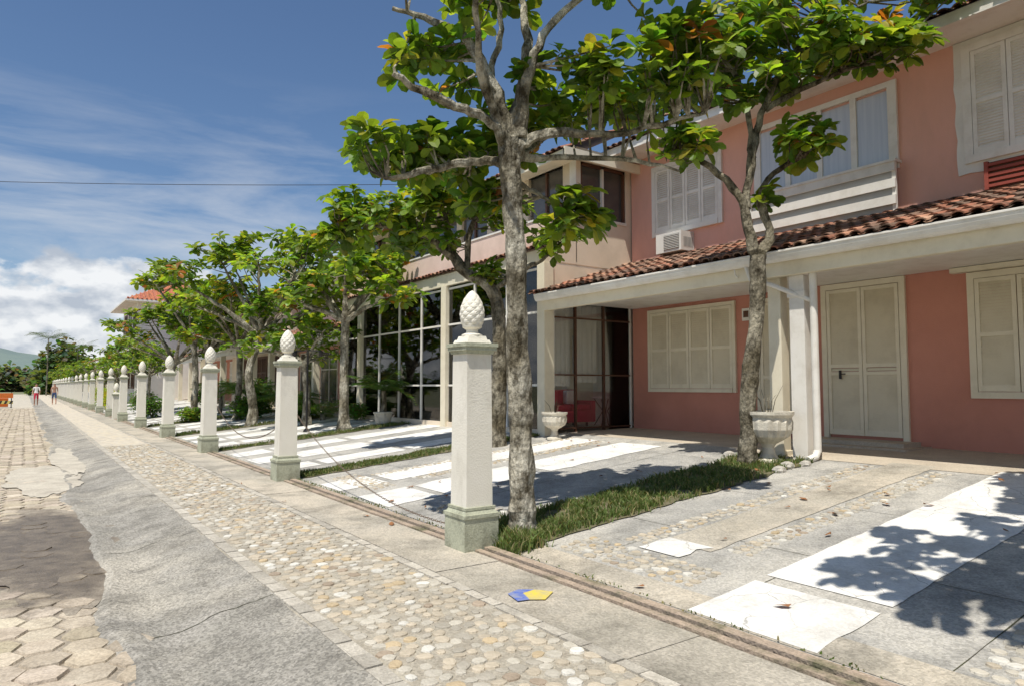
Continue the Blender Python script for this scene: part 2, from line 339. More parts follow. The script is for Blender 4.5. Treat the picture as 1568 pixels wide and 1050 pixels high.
for k in range(-1,14):
    yc=Y0+pitch*k
    if k<=0:
        slope_slab(lot,3.64,4.38,yc-3.4,yc-2.5,'white_slab',.006,.008); slope_slab(lot,4.52,8.9,yc-3.4,yc-2.5,'white_slab',.006,.008)
        slope_slab(lot,4.42,4.8,yc-1.75,yc-1.3,'white_slab',.009,.05)
        slope_slab(lot,3.62,3.92,yc-4.9,yc-.6,'walk_concrete',.004,.0)
        slope_slab(lot,4.7,8.9,yc-1.85,yc-1.32,'walk_concrete',.0055,.01)
        slope_slab(lot,8.7,8.99,yc-5,yc+1,'porch_floor',.005,.0)
    else:
        for xa,xb in ((3.68,4.4),(4.52,6.1),(6.25,8.6)):
            slope_slab(lot,xa,xb,yc-3.45,yc-2.5,'white_slab',.006,.02)
            slope_slab(lot,xa,xb,yc-1.9,yc-1.1,'white_slab',.006,.02)
            if k>1: slope_slab(lot,xa,xb,yc-4.8,yc-4.1,'white_slab',.006,.02)
for q in range(-4,30):
    y_=q*1.413+.2
    slope_slab(lot,3.6,8.95,y_,y_+.007,'gap_dark',.0028,.002)
for x_ in (5.1,6.6,8.1):
    for q in range(0,8): lot.poly([(x_,-5+pitch*q*1.0,gz(x_)+.003),(x_+.006,-5+pitch*q,gz(x_)+.003),(x_+.006,.5+pitch*q,gz(x_)+.003),(x_,.5+pitch*q,gz(x_)+.003)],'gap_dark')
lot.obj('driveway')
cp=MB()
for k in (-1,0,1):
    yc=Y0+pitch*k; zf=lambda x:gz(x)+.004
    cobbles(cp,3.95,4.42,yc-2.25,yc-.7,zf,.085); 
    cobbles(cp,4.8,8.6,yc-2.15,yc-1.88,zf,.08); cobbles(cp,4.5,8.6,yc-1.28,yc-1.0,zf,.08)
    cobbles(cp,3.95,4.5,yc+.75 if k==0 else yc-4.7,yc+1.6 if k==0 else yc-3.9,zf,.085)
cobbles(cp,3.95,8.6,Y0-4.75,Y0-4.0,lambda x:gz(x)+.004,.09)
cp.obj('driveway_cobbles')
gr=MB()
def blades(mb,x0,x1,y0,y1,n,h,zf,spill=.05):
    for _ in range(n):
        x=U(x0,x1); y=U(y0,y1)+random.gauss(0,spill)
        dn=noise.noise(Vector((x*2.2,y*2.2,4)))+.5*noise.noise(Vector((x*7,y*7,4)))
        if dn<-.15 and R()<.85: continue
        z=zf(x); a=R()*6.28; hh=h*U(.45,1.3)*(1+.6*dn); w=U(.004,.009); l=U(.1,.9)*hh; bd=R()*6.28
        dx_,dy_=math.cos(a)*w,math.sin(a)*w; bx,by=math.cos(bd)*l,math.sin(bd)*l
        s=U(.7,1.4); c=(.105*s,.155*s,.038*s) if R()<.75 else (.27*s,.24*s,.11*s)
        n0=len(mb.v); mb.v.extend([(x-dx_,y-dy_,z),(x+dx_,y+dy_,z),(x+bx*.4+dx_*.7,y+by*.4+dy_*.7,z+hh*.6),(x+bx*.4-dx_*.7,y+by*.4-dy_*.7,z+hh*.6),(x+bx,y+by,z+hh*.9)])
        mb.face((n0,n0+1,n0+2,n0+3),'blade',c); mb.face((n0+3,n0+2,n0+4),'blade',c)
for k,(hw,n,h) in {0:(.46,23000,.075),1:(.23,10000,.06),2:(.26,6000,.07),3:(.3,4000,.1),4:(.3,3000,.1),-1:(.4,3000,.08)}.items():
    yc=Y0+pitch*k
    slope_slab(gr,3.7,8.5,yc-hw-.06,yc+hw+.06,'soil',.012,.05)
    blades(gr,3.7,8.5,yc-hw,yc+hw,n,h,lambda x:gz(x)+.01)
blades(gr,3.57,3.95,5.0,5.6,1500,.13,lambda x:gz(x)); blades(gr,3.55,3.62,4,12,600,.022,lambda x:.03,.01); blades(gr,3.55,3.62,1,4,120,.02,lambda x:.03,.01); blades(gr,3.62,3.7,5,40,1000,.03,lambda x:.0,.01)
gr.obj('grass_strip')
fl=MB()
for _ in range(60):
    if R()<.9: x=U(3.7,8.8); y=U(.5,10); z=gz(x)+.015
    else: x=U(2.7,3.3); y=U(1.5,14); z=.015
    a=R()*6.28; l=U(.02,.065); w=l*.5; ca,sa=math.cos(a),math.sin(a); P=[]
    for (p,q,h) in ((-l,0,0),(0,-w,.012),(l*.7,-w*.6,.006),(l,0,.02),(l*.6,w*.7,.012),(0,w,.004)): P.append((x+p*ca-q*sa,y+p*sa+q*ca,z+h*U(.6,1.6)))
    fl.poly(P,'fallen_leaf')
fl.obj('fallen_leaves')

# ------------------------------------------------------------------ pillars
def pillar_mesh():
    p=MB()
    def sq(w0,w1,z0,z1,mat):
        a,b=w0/2,w1/2; n=len(p.v)
        p.v.extend([(-a,-a,z0),(a,-a,z0),(a,a,z0),(-a,a,z0),(-b,-b,z1),(b,-b,z1),(b,b,z1),(-b,b,z1)])
        for q in ((0,3,2,1),(4,5,6,7),(0,1,5,4),(1,2,6,5),(2,3,7,6),(3,0,4,7)): p.face([n+i for i in q],mat)
    sq(.365,.365,-.05,.30,'pillar_green'); sq(.385,.385,.30,.335,'pillar_green'); sq(.35,.31,.335,.37,'pillar_green'); sq(.325,.325,.37,.395,'pillar_green')
    sq(.285,.265,.395,1.80,'pillar_cream')
    sq(.29,.31,1.80,1.83,'pillar_green'); sq(.34,.34,1.83,1.865,'pillar_green'); sq(.36,.36,1.865,1.90,'pillar_green')
    sq(.27,.24,1.90,1.935,'pillar_cream'); sq(.21,.19,1.935,1.97,'pillar_cream')
    p.lathe(0,0,[(.10,1.97),(.10,1.985),(.06,2.0),(.055,2.03),(.09,2.05),(.095,2.065)],'pillar_cream',20)
    prof=[]; N=29
    for j in range(N):
        t=j/(N-1); r=.122*(math.sin(math.pi*min(1,(t*.80+.20)))**.62) if t<.999 else .004
        prof.append((max(.004,r*(1-.12*t)),2.062+.345*t))
    def fac(k,j):
        a=8*2*math.pi*k/48; b=j*math.pi/3.0
        h=math.cos((a+b)/2)*math.cos((a-b)/2)
        return 1+.09*(abs(h)**.7-.5)
    p.lathe(0,0,prof,'pillar_cream',48,fac)
    return p
pm0=None
for k in range(-1,22):
    y=5.5+5.62*k
    if pm0 is None:
        o=pillar_mesh().obj('gate_pillar',bevel=.006); pm0=o
    else:
        o=bpy.data.objects.new('gate_pillar',pm0.data); scene.collection.objects.link(o)
        b=o.modifiers.new('bevel','BEVEL'); b.width=.006; b.segments=2; b.limit_method='ANGLE'
    o.location=(3.45+U(-.015,.015)*(k>1),y,.0); o.rotation_euler[2]=U(-.03,.03)
o=bpy.data.objects.new('gate_pillar',pm0.data); scene.collection.objects.link(o); o.location=(3.45,36.3,-.75)
ch=MB()
def chain(a,b,sag):
    a=Vector(a);b=Vector(b);L=(b-a).length;n=int(L/.045)
    for i in range(n):
        def P(t): 
            p=a.lerp(b,t); p.z-=sag*4*t*(1-t); return p
        p,q=P(i/n),P((i+1.25)/n); d=(q-p).normalized(); s=d.cross(Vector((0,0,1))).normalized(); u=s.cross(d)
        w=s if i%2 else u; m_=(p+q)/2; l=(q-p).length/2
        pts=[m_+d*l*math.cos(t)+w*.011*math.sin(t) for t in [2*math.pi*k/8 for k in range(9)]]
        ch.tube(pts,[.0035]*9,'chain_steel',4,cap=False)
chain((3.58,11.0,1.05),(3.6,5.7,.12),.35); chain((3.58,11.3,1.05),(3.58,16.6,1.05),.55)
ch.obj('gate_chain')

# ------------------------------------------------------------------ roof tiles
TC=[(.46,.20,.125),(.40,.17,.105),(.50,.26,.165),(.32,.16,.105),(.28,.18,.13),(.54,.33,.22),(.22,.14,.10),(.36,.22,.16)]
def tiles(mb,x0,z0,x1,z1,y0,y1,w=.19,cl=.36,seg=6,dark=1.0):
    L=math.hypot(x1-x0,z1-z0); dx_,dz_=(x1-x0)/L,(z1-z0)/L; nxn,nzn=-dz_,dx_
    if nzn<0: nxn,nzn=-nxn,-nzn
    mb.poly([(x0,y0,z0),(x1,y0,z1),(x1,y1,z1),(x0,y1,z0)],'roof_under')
    nc=int((y1-y0)/w); nr=int(L/cl)+1
    for c in range(nc):
        yc=y0+(c+.5)*w
        for r in range(nr):
            s0=r*cl-.03+U(-.02,.02); s1=min(L,s0+cl+.05); 
            if s0>=L-.05: continue
            col=random.choice(TC); f=U(.75,1.1)*dark; col=tuple(e*f for e in col); n=len(mb.v); yj=yc+U(-.010,.010); ya=yj+U(-.01,.01); lf=U(-.006,.008)
            for (s,rad,lift,yy0) in ((s0,w*.40,.030+lf,yj),(s1,w*.33,.008,ya)):
                for k in range(seg+1):
                    t=math.pi*k/seg; yy=yy0+rad*math.cos(t); h=lift+rad*.62*math.sin(t)
                    mb.v.append((x0+dx_*s+nxn*h,yy,z0+dz_*s+nzn*h))
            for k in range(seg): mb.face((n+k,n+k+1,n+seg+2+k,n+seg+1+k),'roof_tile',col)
            n2=len(mb.v)
            for k in range(seg+1):
                t=math.pi*k/seg; rad=w*.40-.015; yy=yj+rad*math.cos(t); h=.024+lf+rad*.6*math.sin(t)
                mb.v.append((x0+dx_*s0+nxn*h,yy,z0+dz_*s0+nzn*h))
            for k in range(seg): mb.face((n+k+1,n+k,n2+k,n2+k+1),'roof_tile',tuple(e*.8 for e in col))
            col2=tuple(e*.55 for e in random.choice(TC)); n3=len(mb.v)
            for s in (s0,s1):
                for k in range(4):
                    t=math.pi*k/3; yy=yc+w*.5+w*.30*math.cos(t); h=.03-w*.12*math.sin(t)
                    mb.v.append((x0+dx_*s+nxn*h,yy,z0+dz_*s+nzn*h))
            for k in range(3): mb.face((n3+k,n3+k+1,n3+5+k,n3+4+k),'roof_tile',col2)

# ------------------------------------------------------------------ joinery
def louver(mb,x,y0,y1,z0,z1,mat,mids=(.5,),st=.055,sp=.042):
    t=.035
    mb.box(x-t,x,y0,y0+st,z0,z1,mat); mb.box(x-t,x,y1-st,y1,z0,z1,mat)
    rails=[z0]+[z0+(z1-z0)*q-st/2 for q in mids]+[z1-st]
    for r in rails: mb.box(x-t+.002,x,y0+st,y1-st,r,r+st+(.03 if r==z0 else 0),mat)
    edges=[z0+st+.03]+[e for q in mids for e in (z0+(z1-z0)*q-st/2,z0+(z1-z0)*q+st/2)]+[z1-st]
    for i in range(0,len(edges),2):
        a,b=edges[i],edges[i+1]; n=int((b-a)/sp)
        for j in range(n):
            z=a+(j+.5)*(b-a)/n; h=sp*.55
            mb.poly([(x-.030,y0+st,z-h),(x-.030,y1-st,z-h),(x-.004,y1-st,z+h),(x-.004,y0+st,z+h)],mat)
            mb.poly([(x-.030,y0+st,z-h),(x-.004,y0+st,z-h+.006),(x-.004,y1-st,z-h+.006),(x-.030,y1-st,z-h)],mat)
def surround(mb,x,y0,y1,z0,z1,w,mat,proud=.05,sill=True):
    mb.box(x-proud,x,y0-w,y0,z0-w,z1+w,mat); mb.box(x-proud,x,y1,y1+w,z0-w,z1+w,mat)
    mb.box(x-proud,x,y0,y1,z1,z1+w,mat); 
    if sill: mb.box(x-proud-.02,x,y0,y1,z0-w,z0,mat)
def shutters(mb,x,y0,y1,z0,z1,n,mat,w=.07,wm=None,mids=(.5,)):
    surround(mb,x,y0,y1,z0,z1,w,wm or mat)
    d=(y1-y0)/n
    for i in range(n): louver(mb,x-.012,y0+i*d+.006,y0+(i+1)*d-.006,z0+.006,z1-.006,mat,mids)

# ------------------------------------------------------------------ house A
hA=empty('pink_house')
w=MB()
w.box(11,17,-6,10.80,.3,3.32,'stucco_terracotta'); w.box(11.002,17,-6,10.80,3.34,6.75,'stucco_pink')
w.obj('walls',hA)
p=MB()
p.box(8.62,10.99,-6,10.75,3.20,3.25,'white_paint')
p.box(8.50,8.62,-6,10.82,3.02,3.30,'cream_paint')
gp=[]; 
for q in range(9):
    t=math.pi*q/8; gp.append((8.42-.085*math.cos(t),3.33-.13*math.sin(t)))
b=len(p.v)
for yy in (-6,10.95):
    for a in gp: p.v.append((a[0],yy,a[1]))
for q in range(8): p.face((b+q,b+q+1,b+10+q,b+9+q),'white_paint')
p.box(8.325,8.345,-6,10.95,3.32,3.35,'white_paint')
p.box(8.33,8.51,2.2,2.26,3.19,3.352,'white_paint')
for q in range(3): p.tube([(8.42,-2+4.1*q,3.22),(8.44,-2+4.1*q,3.12),(8.5,-2+4.1*q,3.08)],[.012]*3,'white_paint',6)
p.box(8.66,8.84,5.62,5.82,.45,3.19,'cream_paint'); p.box(8.64,8.86,5.60,5.84,.45,.60,'cream_paint'); p.box(8.62,8.88,5.58,5.86,3.06,3.19,'cream_paint')
p.box(8.62,8.82,5.24,5.46,.45,3.019,'white_paint'); p.box(8.60,8.84,5.22,5.48,2.72,2.80,'white_paint')
p.tube([(8.66,5.12,.62),(8.66,5.12,3.1)],[.05]*2,'white_paint',12); p.tube([(8.66,5.12,.64),(8.60,5.12,.56),(8.46,5.14,.53)],[.05,.05,.045],'white_paint',12)
p.tube([(8.66,5.16,2.66),(8.55,5.7,2.93),(8.45,5.95,3.02),(8.42,6.0,3.22)],[.035]*4,'white_paint',8)
p.obj('porch_beam_gutter_and_columns',hA,bevel=.006)
r=MB(); tiles(r,8.36,3.36,10.99,4.20,-6,11.1); tiles(r,10.15,6.62,14,8.2,-6,10.9,dark=.9)
r.box(10.17,10.25,-6,10.88,6.46,6.62,'white_paint'); r.box(10.25,11,-6,10.8,6.52,6.58,'white_paint')
r.box(10.9,10.99,-6,10.80,4.17,4.23,'roof_under')
r.poly([(10.15,10.85,6.6),(14,10.85,8.15),(17,10.85,6.9),(17,10.85,6.5),(10.3,10.85,6.5)],'stucco_pink')
r.obj('roofs',hA)
j=MB()
shutters(j,11,8.15,10.25,1.45,3.05,4,'cream_paint')
shutters(j,11,2.0,4.05,1.42,3.02,4,'cream_paint',.09)
j.box(10.86,11,1.8,4.32,3.12,3.19,'cream_paint')
surround(j,11,5.08,6.26,.70,3.10,.09,'cream_paint',sill=False)
louver(j,10.985,5.09,5.665,.71,3.09,'cream_paint',(.42,.47)); louver(j,10.985,5.675,6.25,.71,3.09,'cream_paint',(.42,.47))
surround(j,11,6.85,7.55,.66,3.02,.07,'cream_paint',sill=False); louver(j,10.985,6.86,7.54,.67,3.01,'cream_paint',(.42,))
j.box(10.92,10.95,6.02,6.05,1.62,1.76,'black_iron'); j.tube([(10.92,6.035,1.70),(10.9,6.035,1.70),(10.9,5.93,1.70)],[.009]*3,'black_iron',6)
shutters(j,11,8.42,10.05,4.78,6.12,4,'white_paint',.10)
shutters(j,11,2.2,3.98,4.80,6.32,4,'white_paint',.11)
mg=[]
for q in range(60):
    t=q/60*4; s=t%1
    if t<1: mg.append((2.0+2.2*s,4.54+.03*noise.noise(Vector((q*.31,2,5))))); 
    elif t<2: mg.append((4.2+.04*noise.noise(Vector((q*.5,1,1))),4.54+1.97*s))
    elif t<3: mg.append((4.2-2.2*s,6.51))
    else: mg.append((2.0,6.51-1.97*s))
b=len(j.v)
for a in mg: j.v.append((10.978,a[0],a[1]))
for a in mg: j.v.append((11.0,a[0],a[1]))
j.face(range(b,b+60),'stucco_white')
for q in range(60): j.face((b+q,b+(q+1)%60,b+60+(q+1)%60,b+60+q),'stucco_white')
surround(j,11.0,5.1,7.5,4.98,6.22,.09,'white_paint')
for q in range(4):
    a=5.1+.6*q; j.box(10.975,11,a+.05,a+.55,5.03,6.17,'curtain_pane')
    j.box(10.95,11,a,a+.05,4.98,6.22,'white_paint'); j.box(10.95,11,a+.55,a+.6,4.98,6.22,'white_paint')
for zz in (4.30,4.56,4.82): j.box(10.80,10.83,5.0,7.65,zz,zz+.14,'white_paint')
for yy in (5.0,7.58): j.box(10.83,10.87,yy,yy+.06,4.2,4.96,'white_paint')
j.box(10.78,11,4.98,7.67,4.96,5.0,'white_paint')
j.box(10.86,10.998,5.07,7.57,4.2,4.95,'pane_grey')  # light grey pane behind the balcony rails, its own colour
for q in range(5): j.box(10.93,10.97,2.7,3.8,4.28+.075*q,4.32+.075*q,'vent_red')
j.box(10.97,11,2.7,3.8,4.26,4.64,'brown_frame'); j.box(10.92,11,3.8,3.85,4.25,4.65,'vent_red')
j.box(10.97,11,7.75,7.93,2.72,2.95,'white_paint'); j.box(10.955,10.97,7.79,7.89,2.78,2.9,'brown_frame')
j.box(10.2,11,4.7,6.6,.55,.60,'porch_floor'); j.box(10.45,11,4.85,6.45,.60,.66,'porch_floor')
j.obj('windows_and_doors',hA)
ac=MB(); ac.box(10.6,11,9.05,9.72,4.22,4.62,'ac_metal'); ac.box(10.59,10.6,9.10,9.50,4.27,4.57,'ac_grille')
for q in range(9): ac.box(10.58,10.59,9.10,9.50,4.28+.033*q,4.292+.033*q,'ac_metal')
for q in range(7): ac.box(10.68+.04*q,10.70+.04*q,9.045,9.05,4.3,4.5,'ac_grille')
ac.obj('air_conditioner',hA,bevel=.008)

# ------------------------------------------------------------------ house B
hB=empty('cream_house'); b=MB(); yB0,yB1=10.84,21.6
b.box(11.6,17,yB0,yB1,.3,6.6,'stucco_white'); b.box(9.4,11.6,yB0,yB1,4.05,4.12,'stucco_cream')
b.box(8.9,11.6,12.0,12.1,.62,4.0,'stucco_white'); b.box(11.05,11.6,yB0+.1,12.0,.62,4.0,'stucco_white'); b.poly([(8.67,yB0+.1,.625),(11.6,yB0+.1,.628),(11.6,yB1,.628),(8.67,yB1,.625)],'stucco_white')
b.box(8.52,8.72,yB0,yB1,4.0,4.30,'cream_paint')
b.box(8.74,11.6,yB0+.02,yB1,4.0,4.05,'white_paint')
b.box(8.62,8.74,yB0,yB1,4.30,4.95,'stucco_blush'); b.box(8.74,9.4,yB0,yB0+.12,4.05,4.95,'stucco_cream')
b.box(8.60,8.76,yB0-.02,yB1,4.95,4.99,'white_paint')
b.box(9.4,11.6,yB0,yB0+.14,4.12,5.1,'stucco_cream'); b.box(9.4,9.52,yB0,yB0+.14,5.1,6.6,'stucco_cream'); b.box(10.85,11.6,yB0,yB0+.14,5.1,6.6,'stucco_cream'); b.box(9.52,10.85,yB0,yB0+.14,6.3,6.6,'stucco_cream')
b.box(9.52,10.85,yB0+.08,yB0+.10,5.1,6.3,'dark_pane')
for xx in (9.52,10.15,10.79): b.box(xx,xx+.06,yB0+.02,yB0+.12,5.1,6.3,'brown_frame' if xx!=10.15 else 'white_paint')
b.box(9.52,10.85,yB0-.03,yB0+.12,5.06,5.12,'white_paint'); b.box(9.52,10.85,yB0+.02,yB0+.12,6.24,6.3,'brown_frame')
b.box(9.4,9.55,yB0+.14,yB1,4.12,5.0,'stucco_blush'); b.box(9.4,9.55,yB0+.14,yB1,6.3,6.6,'stucco_cream')
for q in range(7):
    a=yB0+.2+q*1.5; b.box(9.4,9.55,a,a+.25,5.0,6.3,'stucco_cream'); b.box(9.48,9.5,a+.25,a+1.5,5.0,6.3,'dark_pane'); b.box(9.44,9.52,a+.85,a+.92,5.0,6.3,'brown_frame')
b.box(9.38,9.4,yB0,yB0+.2,4.1,6.6,'white_paint')
b.obj('walls',hB)
b=MB(); tiles(b,8.46,4.32,8.64,4.40,yB0,yB1); tiles(b,8.8,6.35,12.2,7.9,yB0-.3,yB1); b.box(8.82,8.9,yB0-.3,yB1,6.2,6.35,'cream_paint'); b.box(8.9,11.6,yB0-.28,yB1,6.3,6.345,'cream_paint')
b.box(8.82,12,yB0-.32,yB0-.26,6.2,6.4,'cream_paint'); b.obj('roofs',hB)
b=MB()
for q in range(9):
    a=yB0+.05+q*1.33; b.box(8.57,8.65,a,a+.05,.5,4.0,'white_paint')
    if q in (0,3,7): b.box(8.5,8.74,a-.08,a+.16,.5,4.0,'cream_paint')
for zz in (.55,1.5,3.0,3.9): b.box(8.58,8.64,yB0+.1,yB1,zz,zz+.045,'white_paint')
b.box(8.6,8.606,yB0+.1,yB1,.5,4.0,'glass')
b.box(8.55,8.67,yB0,yB1,.4,.62,'stucco_cream')
for xx in (8.75,9.35,10.15,10.95): b.box(xx,xx+.035,yB0,yB0+.07,.55,3.4,'brown_frame' if xx in(9.35,10.15) else 'white_paint')
for zz in (.62,1.72,2.9): b.box(8.7,11,yB0+.005,yB0+.065,zz,zz+.03,'brown_frame')
b.box(8.7,11,yB0+.03,yB0+.036,.55,3.4,'clear_glass'); b.box(8.7,11,yB0,yB0+.1,3.4,4.0,'stucco_cream')
b.obj('sunroom_glazing',hB)
b=MB()
for q in range(22):   # full-height white curtains added behind the street glazing to brighten its panes
    y=12.15+q*.42 
    if q%6==5: continue
    pts=[]
    for s in range(13): pts.append((8.80+.03*math.sin(s*2.1),y+s*.034))
    zl=.68 if q%3 else 1.3
    for s in range(12): b.poly([(pts[s][0],pts[s][1],zl),(pts[s+1][0],pts[s+1][1],zl),(pts[s+1][0],pts[s+1][1],3.95),(pts[s][0],pts[s][1],3.95)],'white_cloth')
for (xa,xb,zl) in ((8.8,9.32,1.5),(9.5,10.1,1.58),(10.35,10.92,1.35)):   # white curtains added close behind the porch-side glass to lighten it
    n=14; pts=[(xa+(xb-xa)*s/n,yB0+.13+.018*math.sin(s*1.9)) for s in range(n+1)]
    for s in range(n): b.poly([(pts[s][0],pts[s][1],zl),(pts[s+1][0],pts[s+1][1],zl),(pts[s+1][0],pts[s+1][1],3.38),(pts[s][0],pts[s][1],3.38)],'white_cloth')
for xx in (9.15,10.1):
    b.box(xx,xx+.75,11.96,12.0,.64,2.8,'cream_paint'); b.box(xx+.12,xx+.63,11.945,11.96,1.8,2.65,'curtain_pane')
b.obj('curtains_and_inner_doors',hB)
def sofa(x,y,rot,mat,name,l=.8):
    s=MB(); s.box(0,.6,-l,l,.10,.36,mat); s.box(.50,.66,-l,l,.36,.80,mat); s.box(0,.6,-l-.12,-l,.10,.56,mat); s.box(0,.6,l,l+.12,.10,.56,mat)
    for yy in (-l+.02,.01): s.box(.02,.5,yy,yy+l-.04,.36,.48,mat)
    s.box(.35,.5,-l*.75,-l*.25,.48,.78,'white_cloth'); s.box(.35,.5,l*.2,l*.7,.48,.80,mat)
    for dx_ in (.05,.5):
        for dy_ in (-l+.05,l-.1): s.box(dx_,dx_+.06,dy_,dy_+.06,0,.10,'brown_frame')
    o=s.obj(name,bevel=.04); o.location=(x,y,.63); o.rotation_euler[2]=rot
sofa(9.5,11.12,math.pi/2,'red_cloth','red_sofa',.55)
t=MB(); tx,ty=10.6,11.3; t.lathe(tx,ty,[(.28,1.22),(.29,1.24),(.28,1.26)],'white_paint',20)
for q in range(4):
    a=q*1.57+.5; t.tube([(tx+.25*math.cos(a),ty+.25*math.sin(a),.63),(tx+.05*math.cos(a),ty+.05*math.sin(a),.95),(tx+.25*math.cos(a),ty+.25*math.sin(a),1.22)],[.012]*3,'black_iron',6)
t.obj('garden_table')

# ------------------------------------------------------------------ generic further houses
def house(name,y0,y1,xe,wallL,wallU,h2=2.35,win='white_paint',glz=False,hip=False):
    h=empty(name); b=MB(); xw=xe+2.4
    b.box(xw,xw+6,y0,y1,.3,3.4,wallL); b.box(xw+.002,xw+6,y0+.01,y1-.01,3.42,4.2+h2,wallU)
    b.box(xe+.1,xe+.22,y0,y1,3.0,3.3,'white_paint'); b.box(xe+.22,xw,y0,y1,3.22,3.26,'white_paint')
    b.box(xe-.05,xe+.05,y0,y1,3.2,3.33,'white_paint')
    n=max(2,int((y1-y0)/2.7))
    for q in range(n+1):
        yy=y0+(y1-y0-.22)*q/n; b.box(xe+.15,xe+.38,yy,yy+.22,.4,3.2,'cream_paint')
    b.obj('walls_and_porch',h)
    r=MB(); tiles(r,xe-.03,3.36,xw,4.2,y0,y1,w=.24,cl=.4,seg=4,dark=1.2); ze=4.2+h2-.1
    if hip:
        tr=(.55,.2,.11); P=[(xw-.9,y0-.9,ze),(xw+6.9,y0-.9,ze),(xw+6.9,y1+.9,ze),(xw-.9,y1+.9,ze)]; A=(xw+3,y0+2.6,ze+2.0); B_=(xw+3,y1-2.6,ze+2.0)
        r.poly([P[0],P[1],A],'roof_tile',tr); r.poly([P[1],P[2],B_,A],'roof_tile',tr); r.poly([P[2],P[3],B_],'roof_tile',tr); r.poly([P[3],P[0],A,B_],'roof_tile',tr)
        for q in range(26):
            f=(q+.5)/26; xx=xw-.9+7.8*f; k=min(1,1-abs(f-.5)*2)*.98
            r.tube([(xx,y0-.93,ze+.03),(xx,y0-.9+3.5*k,ze+.03+2.0*k)],[.07,.07],'roof_tile',5,tuple(e*U(.8,1.2) for e in tr))
        r.box(xw-.92,xw+6.92,y0-.92,y1+.92,ze-.14,ze-.01,'white_paint')
    else:
        tiles(r,xw-.8,ze,xw+3,ze+1.6,y0,y1,w=.24,cl=.4,seg=4,dark=1.2)
        r.poly([(xw+3,y0,ze+1.6),(xw+3,y1,ze+1.6),(xw+6.8,y1,ze),(xw+6.8,y0,ze)],'roof_under')
        for yy in (y0+.02,y1-.02): r.poly([(xw-.7,yy,ze-.02),(xw+3,yy,ze+1.55),(xw+6.7,yy,ze-.02)],wallU)
        r.box(xw-.78,xw-.7,y0,y1,ze-.15,ze,'white_paint'); r.box(xw-.7,xw,y0,y1,ze-.06,ze-.02,'white_paint')
    r.obj('roofs',h)
    j=MB(); m=int((y1-y0)/2.8)
    for q in range(m):
        a=y0+.6+q*2.8
        if glz: 
            surround(j,xw,a,a+1.9,.7,3.0,.06,win); j.box(xw-.02,xw,a,a+1.9,.7,3.0,'dark_pane'); j.box(xw-.04,xw,a+.93,a+.98,.7,3.0,win); j.box(xw-.04,xw,a,a+1.9,2.2,2.25,win)
        else: shutters(j,xw,a,a+1.7,1.4,3.0,2,win)
        z0=4.75
        if h2>3: z0=5.8
        if q%2: surround(j,xw,a,a+1.5,z0,z0+1.35,.08,win); j.box(xw-.02,xw,a,a+1.5,z0,z0+1.35,'dark_pane'); j.box(xw-.04,xw,a+.72,a+.78,z0,z0+1.35,win)
        elif 4.2+h2>z0+1.4: shutters(j,xw,a,a+1.5,z0,z0+1.35,2,win)
    j.obj('windows',h)
house('row_house',21.7,33,8.4,'stucco_pink','stucco_blush',2.3,'white_paint',True)
house('row_house',33.2,44,7.9,'stucco_cream','stucco_cream',1.6,'brown_frame')
house('row_house',44.2,55,8.4,'stucco_terracotta','stucco_pink',2.2)
house('white_house',57,66,4.2,'stucco_white','stucco_white',3.7,'brown_frame',hip=True)
house('row_house',70,86,8.2,'stucco_cream','stucco_cream',1.8)
house('row_house',88,104,8,'stucco_white','stucco_cream',2.2)
house('row_house',108,150,9,'stucco_pink','stucco_pink',1.8)

# ------------------------------------------------------------------ urns, pots, post
def urn(x,y,z,s,name,plant=True):
    u=MB(); pr=[(.20,0),(.20,.05),(.13,.08),(.09,.14),(.075,.22),(.10,.27),(.17,.31),(.26,.37),(.305,.46),(.31,.56),(.30,.62),(.335,.66),(.335,.70),(.28,.70),(.26,.62)]
    u.lathe(x,y,[(r*s,z+h*s) for r,h in pr],'urn_stone',32,lambda k,j:1+(.035*(1 if k%2 else -1) if 5<j<10 else 0))
    u.lathe(x,y,[(.25*s,z+.63*s),(.24*s,z+.64*s)],'soil',16)
    if plant:
        for _ in range(7):
            a=R()*6.28; u.tube([(x+.05*math.cos(a),y+.05*math.sin(a),z+.63*s),(x+.1*math.cos(a),y+.1*math.sin(a),z+.85*s),(x+.2*math.cos(a),y+.2*math.sin(a),z+U(.9,1.05)*s)],[.006,.005,.002],'bark_dark',5)
    u.obj(name,smooth=False)
urn(8.15,5.52,gz(8.15)-.0,1.0,'stone_urn'); urn(8.3,10.25,gz(8.3),.75,'stone_urn')
rk=MB()
for (x,y,s) in ((8.0,5.15,.09),(8.25,5.05,.07),(7.75,5.1,.08),(8.4,5.3,.06),(8.35,6.3,.08)):
    rk.lathe(x,y,[(s*.9,gz(x)-.01),(s,gz(x)+s*.3),(s*.75,gz(x)+s*.75),(s*.3,gz(x)+s)],'block_stone',9,lambda k,j:1+.2*math.sin(k*2.3+j))
rk.obj('edging_stones')
po=MB(); po.tube([(6.26,18.4,.2),(6.26,18.4,2.45)],[.028,.025],'black_iron',8); po.tube([(6.0,18.7,2.45),(6.26,18.4,2.47),(6.52,18.1,2.45)],[.018]*3,'black_iron',6)
po.lathe(6.26,18.4,[(.09,.24),(.09,.30),(.04,.36)],'black_iron',12)
for q in (6.0,6.52): po.lathe(q,18.4-(q-6.26)*1.15,[(.03,2.3),(.06,2.33),(.07,2.42),(.02,2.46)],'black_iron',10)
po.obj('garden_lamp_post')

